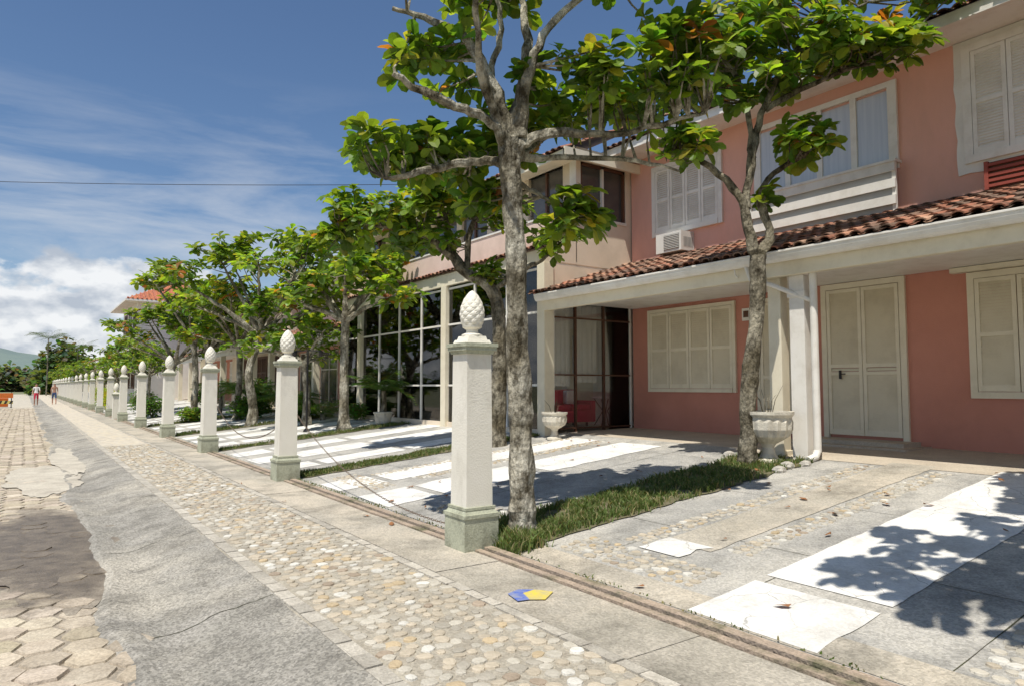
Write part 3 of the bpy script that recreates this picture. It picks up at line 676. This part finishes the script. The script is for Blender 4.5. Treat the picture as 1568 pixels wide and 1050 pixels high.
# ------------------------------------------------------------------ trees
def leafcol(sun=0):
    q=R(); s=U(.7,1.25)
    if q<.40: c=(.09,.165,.022)
    elif q<.70: c=(.15,.24,.03)
    elif q<.92: c=(.22,.31,.04)
    elif q<.985: c=(.31,.31,.05)
    else: c=(.33,.14,.035)
    return tuple(e*s for e in c)
def leaf(mb,p,d,up,L,W,col):
    d=d.normalized(); s=d.cross(up)
    if s.length<.01: s=Vector((1,0,0))
    s.normalize(); n=s.cross(d).normalized(); dr=U(-.35,.02); fo=U(.03,.14)
    def P(a,b,h): return tuple(p+d*(a*L)+s*(b*W)+n*h*L)
    b=len(mb.v)
    mb.v.extend([P(0,0,0),P(.38,0,.02),P(.74,0,dr*.35),P(1,0,dr),
      P(.36,-.24,.03+fo),P(.66,-.48,dr*.25+fo),P(.9,-.33,dr*.7+fo*.3),
      P(.36,.24,.03+fo),P(.66,.48,dr*.25+fo),P(.9,.33,dr*.7+fo*.3)])
    dk=tuple(e*.9 for e in col)
    for q in ((0,1,4),(1,2,5,4),(2,3,6,5)): mb.face([b+i for i in q],'leaf',col)
    for q in ((0,7,1),(1,7,8,2),(2,8,9,3)): mb.face([b+i for i in q],'leaf',dk)
def rosette(mb,p,axis,n,L):
    axis=axis.normalized(); a=axis.orthogonal().normalized(); b=axis.cross(a); base=leafcol(); ph=R()*6
    for i in range(n):
        t=ph+i*2.399; e=U(-.45,.75)
        d=(a*math.cos(t)+b*math.sin(t))*math.cos(e)+axis*math.sin(e)
        c=leafcol() if R()<.4 else tuple(x*U(.8,1.2) for x in base)
        leaf(mb,p+axis*U(-.06,.03),d,axis+Vector((U(-.4,.4),U(-.4,.4),U(0,.3))),L*U(.6,1.15),L*U(.48,.66),c)
def tree(name,base,frame,trunk,limbs,clumps,L=.25,nl=11,bk='bark',tr=.12,loc=None):
    mb=MB(); S_,F_=frame; B=Vector(base)
    W=lambda s,f,z: B+S_*s+F_*f+Vector((0,0,z))
    def smooth(pts,sub=4,wb=.03):
        out=[]
        for i in range(len(pts)-1):
            p0=pts[max(0,i-1)];p1=pts[i];p2=pts[i+1];p3=pts[min(len(pts)-1,i+2)]
            for q in range(sub):
                t=q/sub; r=[]
                for c in range(4):
                    r.append(.5*((2*p1[c])+(-p0[c]+p2[c])*t+(2*p0[c]-5*p1[c]+4*p2[c]-p3[c])*t*t+(-p0[c]+3*p1[c]-3*p2[c]+p3[c])*t**3))
                r[0]+=U(-wb,wb)*.5; r[1]+=U(-wb,wb)*.5; r[2]+=U(-wb,wb)*.3; r[3]*=U(.93,1.08); out.append(r)
        out.append(list(pts[-1])); return out
    nodes=[]
    T=smooth(trunk,6,.012); mb.tube([W(a,b,c) for a,b,c,_ in T],[r for *_,r in T],bk,16,wob=.22)
    for l in limbs:
        q=smooth(l,5,.04); P=[W(a,b,c) for a,b,c,_ in q]; mb.tube(P,[max(.006,r) for *_,r in q],bk,8,wob=.4)
        nodes+=list(zip(P,[r for *_,r in q]))[3:]
    for (s,f,z,rs,rf,rz,n) in clumps:
        for _ in range(n):
            v=Vector((random.gauss(0,1),random.gauss(0,1),random.gauss(0,1))); v.normalize(); v*=R()**.45
            p=W(s+v.x*rs,f+v.y*rf,z+v.z*rz)
            q,rad=min(nodes,key=lambda e:(e[0]-p).length_squared+(.3 if e[0].z>p.z else 0))
            mid=(q+p)/2+Vector((U(-.06,.06),U(-.06,.06),U(-.08,.02)))
            dd=(p-q).length
            if dd<2.5: mb.tube([q,mid,p],[min(rad,.010+.010*dd),.008+.004*dd,.006],bk,5,cap=False)
            ax=(p-mid).normalized()*.5+Vector((U(-.3,.3),U(-.3,.3),.9))
            rosette(mb,p,ax,random.randint(nl-3,nl+3),L)
            if dd>.35 and R()<.6: rosette(mb,(mid+p)/2,Vector((U(-1,1),U(-1,1),.6)),6,L*.8)
    return mb
SV=Vector((.8146,-.58,0)); FV=Vector((.58,.8146,0))
t1=tree('t',(4.0,5.46,0),(SV,FV),
 [(.02,0,-.0,.20),(.01,0,.12,.145),(0,0,.8,.122),(-.03,0,1.7,.112),(-.05,0,2.74,.10),(-.10,0,3.5,.105),(-.12,0,3.98,.12)],
 [[(-.1,0,3.72,.07),(-.3,0,3.76,.05),(-.65,-.05,3.72,.04),(-1.1,-.1,3.60,.03),(-1.35,-.1,3.55,.015)],
  [(-.12,0,3.9,.07),(-.3,-.2,4.08,.05),(-.62,-.4,4.16,.042),(-.97,-.6,4.24,.035),(-1.18,-.7,4.34,.024)],
  [(-.12,0,3.9,.09),(-.25,0,4.45,.065),(-.55,-.1,4.95,.05),(-.91,-.1,5.18,.035),(-1.3,-.1,5.3,.02)],
  [(-.1,0,3.9,.09),(0,.1,4.56,.06),(.06,.1,5.08,.045),(0,.2,5.7,.025)],
  [(-.08,0,3.85,.08),(.1,0,4.0,.055),(.45,.05,4.08,.045),(.91,.1,4.07,.035),(1.36,.1,4.17,.03),(1.9,.1,4.3,.015)],
  [(-.1,0,3.8,.05),(.3,.3,3.9,.035),(1.1,.5,3.96,.025),(1.75,.6,3.85,.012)],
  [(-.03,0,4.0,.08),(.10,-.1,4.7,.05),(.35,-.15,5.15,.04),(.9,-.2,5.6,.02)],
  [(-.1,0,3.8,.06),(.1,.6,4.1,.04),(.3,1.3,4.5,.02)],
  [(-.12,0,3.9,.06),(-.4,-.4,4.5,.04),(-.4,-.9,5.1,.02)],
  [(-.08,0,3.6,.04),(.15,.2,3.5,.025),(.5,.4,3.35,.012)],
  [(-.2,0,4.3,.05),(-.32,.1,4.7,.035),(-.2,.1,5.2,.03),(-.3,.1,5.7,.02)]],
 [(-.85,.2,4.85,.5,.6,.22,16),(-.95,.5,4.0,.7,.8,.25,28),(.45,.4,4.6,.5,.8,.30,20),(1.15,.2,4.62,.65,.9,.28,32),(1.7,0,4.85,.45,.7,.42,25),(.6,.4,3.3,.32,.4,.32,15),(-.1,.8,4.3,.7,.6,.3,20),
  (-.2,.1,5.8,1.3,1,.28,26),(-1.45,.3,3.95,.35,.6,.24,12),(1.3,0,6.0,1.0,1,.3,22),(-.3,.7,3.6,.3,.4,.25,8)],.235)
t1.obj('tropical_almond_tree')
t2=tree('t',(7.9,5.63,0),(SV,FV),
 [(-.04,0,.40,.17),(-.03,0,.55,.125),(0,0,1.42,.108),(.13,0,2.47,.098),(.16,0,3.26,.105)],
 [[(.14,0,3.2,.085),(.04,0,3.62,.07),(-.09,0,4.1,.055),(-.57,0,4.55,.038),(-1.05,0,4.63,.015)],
  [(.16,0,3.2,.085),(.33,0,3.55,.065),(.22,0,3.97,.055),(.35,0,4.32,.042),(.79,0,4.63,.028),(1.23,0,4.83,.015)],
  [(0,0,3.9,.06),(.13,0,4.67,.055),(.31,0,5.37,.045),(.79,-.1,6.16,.03),(1.67,-.2,6.7,.015)],
  [(.13,0,4.6,.045),(0,0,5.55,.035),(-.35,0,6.16,.025),(-.6,0,6.7,.015)],
  [(.31,0,5.3,.045),(1.14,-.1,5.7,.03),(2.0,-.2,6.0,.015)]],
 [(-.75,0,4.75,.38,.4,.28,13),(.8,0,4.85,.45,.5,.32,17),(.33,0,4.15,.12,.15,.2,3),(.2,0,5.6,.6,.6,.3,15),(.9,-.2,6.1,.9,.8,.38,40),(-.3,0,6.2,.65,.7,.5,27),(1.9,-.3,6.15,.6,.6,.40,22),(2.6,-.3,6.75,.5,.5,.2,12),(.8,0,7,1.3,1,.3,20),(-.9,-.1,5.7,.4,.5,.4,13)],.26,11,'bark_dark')
t2.obj('tropical_almond_tree')
t3=tree('t',(7.3,10.7,0),(SV,FV),
 [(0,0,.3,.2),(0,0,.5,.16),(.02,0,1.8,.14),(0,0,2.87,.13),(-.15,0,3.36,.12),(-.6,0,3.66,.11),(-.92,0,4.03,.09)],
 [[(-.9,0,3.98,.08),(-1.54,0,4.46,.05),(-2.28,0,4.71,.02)],[(-.6,0,3.66,.07),(-.55,0,4.5,.05),(-.06,0,5.08,.02)],[(-.12,0,3.3,.06),(.5,-.3,3.7,.045),(.8,-.5,3.8,.03),(1.2,-.6,4.15,.015)],
  [(-.92,0,4.0,.06),(-1.05,.2,4.83,.04),(-1.4,.2,5.45,.015)],[(-.92,0,4.0,.05),(-1.4,.6,4.3,.03),(-2,.9,4.6,.015)],[(-1.54,0,4.46,.04),(-2.2,-.2,4.5,.03),(-3,-.2,4.6,.012)]],
 [(-1.9,0,4.7,.9,1.0,.45,50),(-1.1,0,5.2,.9,1,.42,40),(0,-.2,4.9,.8,.8,.4,32),(1.0,-.6,4.2,.5,.4,.32,15),(-2.8,0,4.75,.55,.7,.5,34),(-.25,0,3.6,.25,.3,.28,8),(-1.5,0,4.3,.7,.7,.25,18),(-3.2,0,4.3,.3,.5,.4,12)],.27,10,'bark_dark')
t3.obj('tropical_almond_tree')
def gen(seed,h=2.7,n=9,Rc=2.1,L=.28,nr=13):
    random.seed(seed); limbs=[];cl=[]
    trunk=[(0,0,-.05,.17),(U(-.05,.05),0,.5,.12),(U(-.15,.15),U(-.1,.1),h*.6,.1),(U(-.2,.2),U(-.1,.1),h,.1)]
    tx,ty=trunk[-1][0],trunk[-1][1]
    for i in range(n):
        a=i*2.4+U(-.3,.3); r=Rc*U(.5,1.1); z=h+U(.3,2.3)
        limbs.append([(tx,ty,h-.1,.07),(tx+math.cos(a)*r*.35,ty+math.sin(a)*r*.35,h+(z-h)*.35,.05),(tx+math.cos(a)*r*.75,ty+math.sin(a)*r*.75,h+(z-h)*.75,.03),(tx+math.cos(a)*r,ty+math.sin(a)*r,z,.015)])
        cl.append((tx+math.cos(a)*r*.85,ty+math.sin(a)*r*.85,z,.8,.8,.38,int(nr*U(.6,1.25)))); cl.append((tx+math.cos(a)*r*.45,ty+math.sin(a)*r*.45,z+.35,.65,.65,.35,nr//2))
    return tree('t',(0,0,0),(Vector((1,0,0)),Vector((0,1,0))),trunk,limbs,cl,L,9)
var=[gen(11).obj('tropical_almond_tree',None),gen(22,2.5,10,2.3).obj('tropical_almond_tree'),gen(33,2.9,8,2.0,.3).obj('tropical_almond_tree'),gen(44,2.1,7,1.7,.27,11).obj('tropical_almond_tree')]
random.seed(99)
spots=[(7.0,17.6,1.12),(5.9,22.6,1.18),(5.4,29.0,1.08),(5.6,45.5,.95)]
for o,(x,y,s) in zip(var,spots): o.location=(x,y,gz(x)-.02); o.scale=(s,s,s)
i=0
for (x,y) in [(6.3,26),(5.4,34.8),(6.8,33),(6.9,20.3)]+[(5.3+U(-.6,.6),40+5.65*q+U(-1.2,1.2)) for q in range(20) if q!=1]+[(4.5,.1),(6.9,-.2),(5.8,-.6)]:
    near=y<1
    o=bpy.data.objects.new('tropical_almond_tree',var[i%3 if near else i%4].data); scene.collection.objects.link(o); i+=1
    s=U(.62,.92) if y>36 else 1.0
    if not near: o.scale=(s*U(.9,1.15),s*U(.9,1.15),s*U(.85,1.05))
    else: o.scale=(.95,.95,1.42)
    o.location=(x,y,gz(x)-.03); o.rotation_euler[2]=U(0,6.28)

def frond(mb,p,az,L,rise,droop,nl=16,w=.02,ll=.22,col=(.07,.13,.03)):
    d=Vector((math.cos(az),math.sin(az),0)); pts=[]
    for i in range(9):
        t=i/8; pts.append(Vector(p)+d*(L*t*math.cos(rise*.5))+Vector((0,0,L*(math.sin(rise)*t-droop*t*t))))
    mb.tube(pts,[.009*(1-.8*i/8)+.001 for i in range(9)],'leaf',4,col,cap=False)
    s=Vector((-d.y,d.x,0))
    for i in range(nl):
        t=.15+.85*i/nl; k=min(7,int(t*8)); f=t*8-k; q=pts[k].lerp(pts[k+1],f); l=ll*math.sin(math.pi*(.15+.8*t))
        for sg in (-1,1):
            e=q+(s*sg*.85+d*.55+Vector((0,0,-.25+U(-.1,.1)))).normalized()*l; h=d*w
            c=tuple(x*U(.7,1.3) for x in col); mb.poly([q-h*.5,q+h*.5,(q+e)/2+h*.6+Vector((0,0,.01)),e],'leaf',c)
def palm(name,x,y,z,th,L,n=18,pot=True,col=(.07,.13,.03)):
    m_=MB()
    if pot: m_.lathe(x,y,[(.17,z),(.2,z+.02),(.25,z+.3),(.27,z+.31),(.27,z+.35),(.23,z+.35)],'urn_stone',20); z+=.33
    m_.tube([(x,y,z-.05),(x+.03,y,z+th*.5),(x,y,z+th)],[.09,.07,.06],'bark_dark',9,wob=.4)
    for i in range(n): frond(m_,(x,y,z+th),i*2.399+U(-.2,.2),L*U(.8,1.1),U(.4,1.25),U(.35,.8),18,.03,L*.28,col)
    m_.obj(name)
palm('potted_palm',8.0,17.3,gz(8.0),.6,1.05,24)
palm('garden_palm',7.6,24.5,gz(7),.5,1.5,18,False); palm('garden_palm',7.0,27.5,gz(7),.8,1.5,18,False); palm('garden_palm',7.7,21.2,gz(7),.3,1.2,16,False,(.1,.17,.04)); palm('garden_palm',6.8,31,gz(7),.9,1.4,16,False)
palm('coconut_palm',2.5,118,.2,8,3.2,20,False,(.05,.08,.02)); palm('coconut_palm',6.5,125,.2,7,3,18,False,(.05,.08,.02))
def shrub(name,cx,cy,rx,ry,h,n,col,L=.1,z0=None):
    m_=MB(); z0=gz(cx) if z0 is None else z0
    for _ in range(12): a=R()*6.28; m_.tube([(cx,cy,z0),(cx+math.cos(a)*rx*.4,cy+math.sin(a)*ry*.4,z0+h*.5),(cx+math.cos(a)*rx*.8,cy+math.sin(a)*ry*.8,z0+h*U(.6,.9))],[.015,.01,.004],'bark_dark',5,cap=False)
    for _ in range(n):
        v=Vector((random.gauss(0,1),random.gauss(0,1),random.gauss(0,1))).normalized()*R()**.35
        k=1+.5*noise.noise(Vector((v.x*2+cx,v.y*2+cy,v.z*2)))
        p=Vector((cx+v.x*rx*k,cy+v.y*ry*k,z0+h*.5+v.z*h*.5*k)); d=Vector((U(-1,1),U(-1,1),U(-.2,1)))
        leaf(m_,p,d,Vector((U(-.4,.4),U(-.4,.4),1)),L*U(.7,1.3),L*.6,tuple(c*U(.6,1.4) for c in col))
    m_.obj(name)
for a in [(7.4,22.5,.6,.8,.7,1400,(.09,.17,.03)),(6.6,25.5,.7,.9,.8,1500,(.06,.12,.02)),(5.2,28,.5,.6,.5,900,(.12,.2,.03)),(7.8,28.8,.5,1.2,1.3,1800,(.05,.1,.02)),(4.6,33.9,.6,.5,.9,900,(.07,.14,.03)),(5,40,.7,.9,1.1,1200,(.1,.18,.03)),(4.3,49,.5,1.5,1.2,1400,(.28,.32,.03)),(4.5,57,.6,2,1.4,1200,(.2,.27,.03)),(7.5,37,.6,1.5,1.2,1300,(.06,.12,.02)),(8.2,19.6,.25,.5,.5,500,(.09,.17,.03))]:
    shrub('garden_shrub',*a[:6],a[6],.13)
fm=MB(); random.seed(5)
def mass(cx,cy,rx,ry,h,n,L,col):
    for _ in range(n):
        v=Vector((random.gauss(0,1),random.gauss(0,1),abs(random.gauss(0,1)))).normalized()*R()**.3; k=1+.35*noise.noise(Vector((v.x*2+cx,v.y*2,v.z*2+cy)))
        p=Vector((cx+v.x*rx*k,cy+v.y*ry*k,v.z*h*k)); c=tuple(e*U(.6,1.4) for e in col); d=Vector((U(-1,1),U(-1,1),U(-.3,1)))
        leaf(fm,p,d,Vector((U(-.5,.5),U(-.5,.5),1)),L*U(.6,1.2),L*.8,c)
for q in range(16): mass(U(2,7)+q*.7,150+q*9,5,5,U(6,10),900,1.3,random.choice([(.10,.14,.05),(.12,.17,.05),(.08,.12,.05)]))
for q in range(10): mass(-34+U(-3,3)-q*1.5,110+q*12,5,6,U(5,8),700,1.3,(.10,.14,.06))
for q in range(8): mass(-13+q*3,262+U(-5,5),6,5,U(4,8),700,1.8,(.12,.15,.09))
fm.obj('distant_trees')
hl=MB(); n0=len(hl.v); NX,NY=120,14
for j in range(NY+1):
    for i in range(NX+1):
        x=-900+15*i; y=1300+45*j; e=math.sin(math.pi*j/NY)
        hh=e*(72*math.exp(-((x+110)/170)**2)+34*math.exp(-((x-300)/300)**2)+16*noise.noise(Vector((x*.01,y*.01,0)))+6*noise.noise(Vector((x*.04,y*.04,0))))
        hl.v.append((x,y,hh-1))
for j in range(NY):
    for i in range(NX): a=n0+j*(NX+1)+i; hl.face((a,a+1,a+NX+2,a+NX+1),'hill')
hl.obj('hills',smooth=True)
ww=MB(); A=Vector((-6.0,40.8,10.7)); Bp=Vector((20,22.5,10.6)); pts=[]
for i in range(21): t=i/20; p_=A.lerp(Bp,t); p_.z-=.25*4*t*(1-t); pts.append(p_)
ww.tube(pts,[.013]*21,'black_iron',5); 
for P in (A,Bp): ww.tube([(P.x,P.y,-.2),(P.x,P.y,11)],[.16,.11],'concrete_pole',10); ww.box(P.x-.8,P.x+.8,P.y-.05,P.y+.05,10.55,10.68,'brown_frame')
ww.obj('utility_line')

# ------------------------------------------------------------------ people
def person(x,y,z,yaw,shirt,pants,ph):
    J={'pel':(0,0,.95),'sp':(0,.01,1.15),'ch':(0,.0,1.36),'nk':(0,.0,1.48),'hd':(0,-.02,1.60),'ht':(0,-.01,1.72),
       'ls':(-.18,0,1.42),'le':(-.23,.06*ph,1.15),'lw':(-.22,-.08*ph-.05,.92),'lh':(-.21,-.1*ph-.06,.82),
       'rs':(.18,0,1.42),'re':(.23,-.06*ph,1.15),'rw':(.22,.0-.1,.92),'rh':(.21,-.13,.82),
       'lp':(-.09,0,.90),'lk':(-.10,-.12*ph,.50),'la':(-.10,.02-.10*ph,.09),'lt':(-.10,-.13-.10*ph,.03),
       'rp':(.09,0,.90),'rk':(.10,.08*ph,.50),'ra':(.10,.25*ph,.11),'rt':(.10,.12*ph-.02,.03)}
    Rr={'pel':.135,'sp':.115,'ch':.14,'nk':.055,'hd':.09,'ht':.07,'ls':.06,'le':.042,'lw':.03,'lh':.035,'rs':.06,'re':.042,'rw':.03,'rh':.035,'lp':.09,'lk':.06,'la':.04,'lt':.035,'rp':.09,'rk':.06,'ra':.04,'rt':.035}
    E=[('pel','sp'),('sp','ch'),('ch','nk'),('nk','hd'),('hd','ht'),('ch','ls'),('ls','le'),('le','lw'),('lw','lh'),('ch','rs'),('rs','re'),('re','rw'),('rw','rh'),('pel','lp'),('lp','lk'),('lk','la'),('la','lt'),('pel','rp'),('rp','rk'),('rk','ra'),('ra','rt')]
    ks=list(J); me=bpy.data.meshes.new('tmp'); me.from_pydata([J[k] for k in ks],[(ks.index(a),ks.index(b)) for a,b in E],[])
    o=bpy.data.objects.new('tmp',me); scene.collection.objects.link(o)
    sk=o.modifiers.new('s','SKIN'); 
    if not me.skin_vertices: me.skin_vertices.new()
    for i,k in enumerate(ks): me.skin_vertices[0].data[i].radius=(Rr[k],Rr[k]*(.75 if k in('pel','sp','ch') else 1)); me.skin_vertices[0].data[i].use_root=(k=='pel')
    sb=o.modifiers.new('b','SUBSURF'); sb.levels=2
    dg=bpy.context.evaluated_depsgraph_get(); me2=bpy.data.meshes.new_from_object(o.evaluated_get(dg)); bpy.data.objects.remove(o)
    me2.materials.clear()
    for n in ('skin',shirt,pants,'hair'): me2.materials.append(MATS[n])
    for p in me2.polygons:
        c=p.center; p.use_smooth=True
        p.material_index=3 if (c.z>1.66 or (c.z>1.56 and c.y>.02)) else 2 if (.52<c.z<1.0 and abs(c.x)<.19) else 1 if (1.0<=c.z<1.46 and abs(c.x)<.24 and not(c.z<1.2 and abs(c.x)>.17)) else 0
    q=bpy.data.objects.new('walking_person',me2); scene.collection.objects.link(q); q.location=(x,y,z); q.rotation_euler[2]=yaw
person(.75,66,-.02,0,'white_cloth','red_cloth',1); person(2.0,68,.0,.1,'skin','blue_cloth',-1)
br=MB(); bx,by=-1.5,64
br.box(bx-.8,bx+.8,by,by+.06,.62,.98,'orange_paint'); br.box(bx-.8,bx+.8,by,by+.05,.18,.42,'yellow_paint')
for q in range(5): br.poly([(bx-.75+.33*q,by-.004,.18),(bx-.60+.33*q,by-.004,.18),(bx-.50+.33*q,by-.004,.42),(bx-.65+.33*q,by-.004,.42)],'black_iron')
for xx in (bx-.7,bx+.7): br.box(xx-.03,xx+.03,by+.06,by+.1,-.12,1.05,'black_iron'); br.box(xx-.04,xx+.04,by-.3,by+.4,-.12,-.06,'black_iron')
br.box(bx-.5,bx+.5,by+.3,by+1.2,-.05,.6,'orange_paint'); br.obj('road_barrier',bevel=.01)

# ------------------------------------------------------------------ light, sky, camera
sunv=Vector((-.38,-.22,1)).normalized()
sd=bpy.data.lights.new('sun','SUN'); sd.energy=5.0; sd.angle=math.radians(.5); sd.color=(1,.95,.86)
so=bpy.data.objects.new('sun',sd); scene.collection.objects.link(so); so.rotation_euler=sunv.to_track_quat('Z','Y').to_euler()
W=bpy.data.worlds.new('World'); scene.world=W; W.use_nodes=True; nt=W.node_tree; L=nt.links; bg=nt.nodes['Background']; bg.inputs[1].default_value=.14
sky=nd(nt,'ShaderNodeTexSky',sky_type='NISHITA'); sky.sun_disc=False; sky.sun_elevation=math.asin(sunv.z); sky.sun_rotation=math.atan2(sunv.x,sunv.y)%(2*math.pi)
sky.air_density=1.0; sky.dust_density=.6; sky.ozone_density=2.0
tc=nd(nt,'ShaderNodeTexCoord'); sep=nd(nt,'ShaderNodeSeparateXYZ'); L.new(tc.outputs['Generated'],sep.inputs[0])
mp=nd(nt,'ShaderNodeMapping'); mp.inputs['Scale'].default_value=(1.6,1.6,9); mp.inputs['Rotation'].default_value=(.10,.16,0); L.new(tc.outputs['Generated'],mp.inputs[0])
n1=nd(nt,'ShaderNodeTexNoise'); n1.inputs['Scale'].default_value=1.6; n1.inputs['Detail'].default_value=9; n1.inputs['Roughness'].default_value=.6; n1.inputs['Distortion'].default_value=.35; L.new(mp.outputs[0],n1.inputs['Vector'])
r1=ramp(nt,[(.44,(0,0,0)),(.70,(.8,.8,.8))]); L.new(n1.outputs['Fac'],r1.inputs[0])
rb=ramp(nt,[(.05,(.6,.6,.6)),(.2,(1,1,1)),(.30,(.5,.5,.5)),(.40,(0,0,0))]); L.new(sep.outputs['Z'],rb.inputs[0])
m1=nd(nt,'ShaderNodeMath',operation='MULTIPLY'); L.new(r1.outputs[0],m1.inputs[0]); L.new(rb.outputs[0],m1.inputs[1])
mp2=nd(nt,'ShaderNodeMapping'); mp2.inputs['Scale'].default_value=(1,1,1.7); mp2.inputs['Location'].default_value=(.3,.2,0); L.new(tc.outputs['Generated'],mp2.inputs[0])
n2=nd(nt,'ShaderNodeTexNoise'); n2.inputs['Scale'].default_value=9; n2.inputs['Detail'].default_value=10; n2.inputs['Roughness'].default_value=.52; L.new(mp2.outputs[0],n2.inputs['Vector'])
zz=nd(nt,'ShaderNodeMath',operation='MULTIPLY_ADD'); zz.inputs[1].default_value=-3.0; zz.inputs[2].default_value=.45; L.new(sep.outputs['Z'],zz.inputs[0])
ad=nd(nt,'ShaderNodeMath',operation='ADD'); L.new(n2.outputs['Fac'],ad.inputs[0]); L.new(zz.outputs[0],ad.inputs[1])
r2=ramp(nt,[(.54,(0,0,0)),(.60,(.95,.95,.95))]); L.new(ad.outputs[0],r2.inputs[0])
n3=nd(nt,'ShaderNodeTexNoise'); n3.inputs['Scale'].default_value=20; n3.inputs['Detail'].default_value=6; L.new(mp2.outputs[0],n3.inputs['Vector'])
cc=ramp(nt,[(.38,(3.4,3.8,4.4)),(.58,(6.6,6.7,6.8))]); L.new(n3.outputs['Fac'],cc.inputs[0])
gm=nd(nt,'ShaderNodeMixRGB',blend_type='MULTIPLY'); gm.inputs[0].default_value=1; gm.inputs[2].default_value=(.60,.68,.76,1); L.new(sky.outputs[0],gm.inputs[1])
x1=nd(nt,'ShaderNodeMixRGB'); L.new(m1.outputs[0],x1.inputs[0]); L.new(gm.outputs[0],x1.inputs[1]); x1.inputs[2].default_value=(4.9,5.1,5.4,1)
x2=nd(nt,'ShaderNodeMixRGB'); L.new(r2.outputs[0],x2.inputs[0]); L.new(x1.outputs[0],x2.inputs[1]); L.new(cc.outputs[0],x2.inputs[2])
L.new(x2.outputs[0],bg.inputs[0])
cd=bpy.data.cameras.new('camera'); cam=bpy.data.objects.new('camera',cd); scene.collection.objects.link(cam)
cd.sensor_width=36; cd.lens=24.0; cd.clip_end=8000; cd.clip_start=.05
cam.location=(0,0,1.5); cam.rotation_euler=(math.radians(90+3.6),0,-math.radians(35.45)); scene.camera=cam
scene.view_settings.view_transform='Standard'; scene.view_settings.look='None'; scene.view_settings.exposure=0
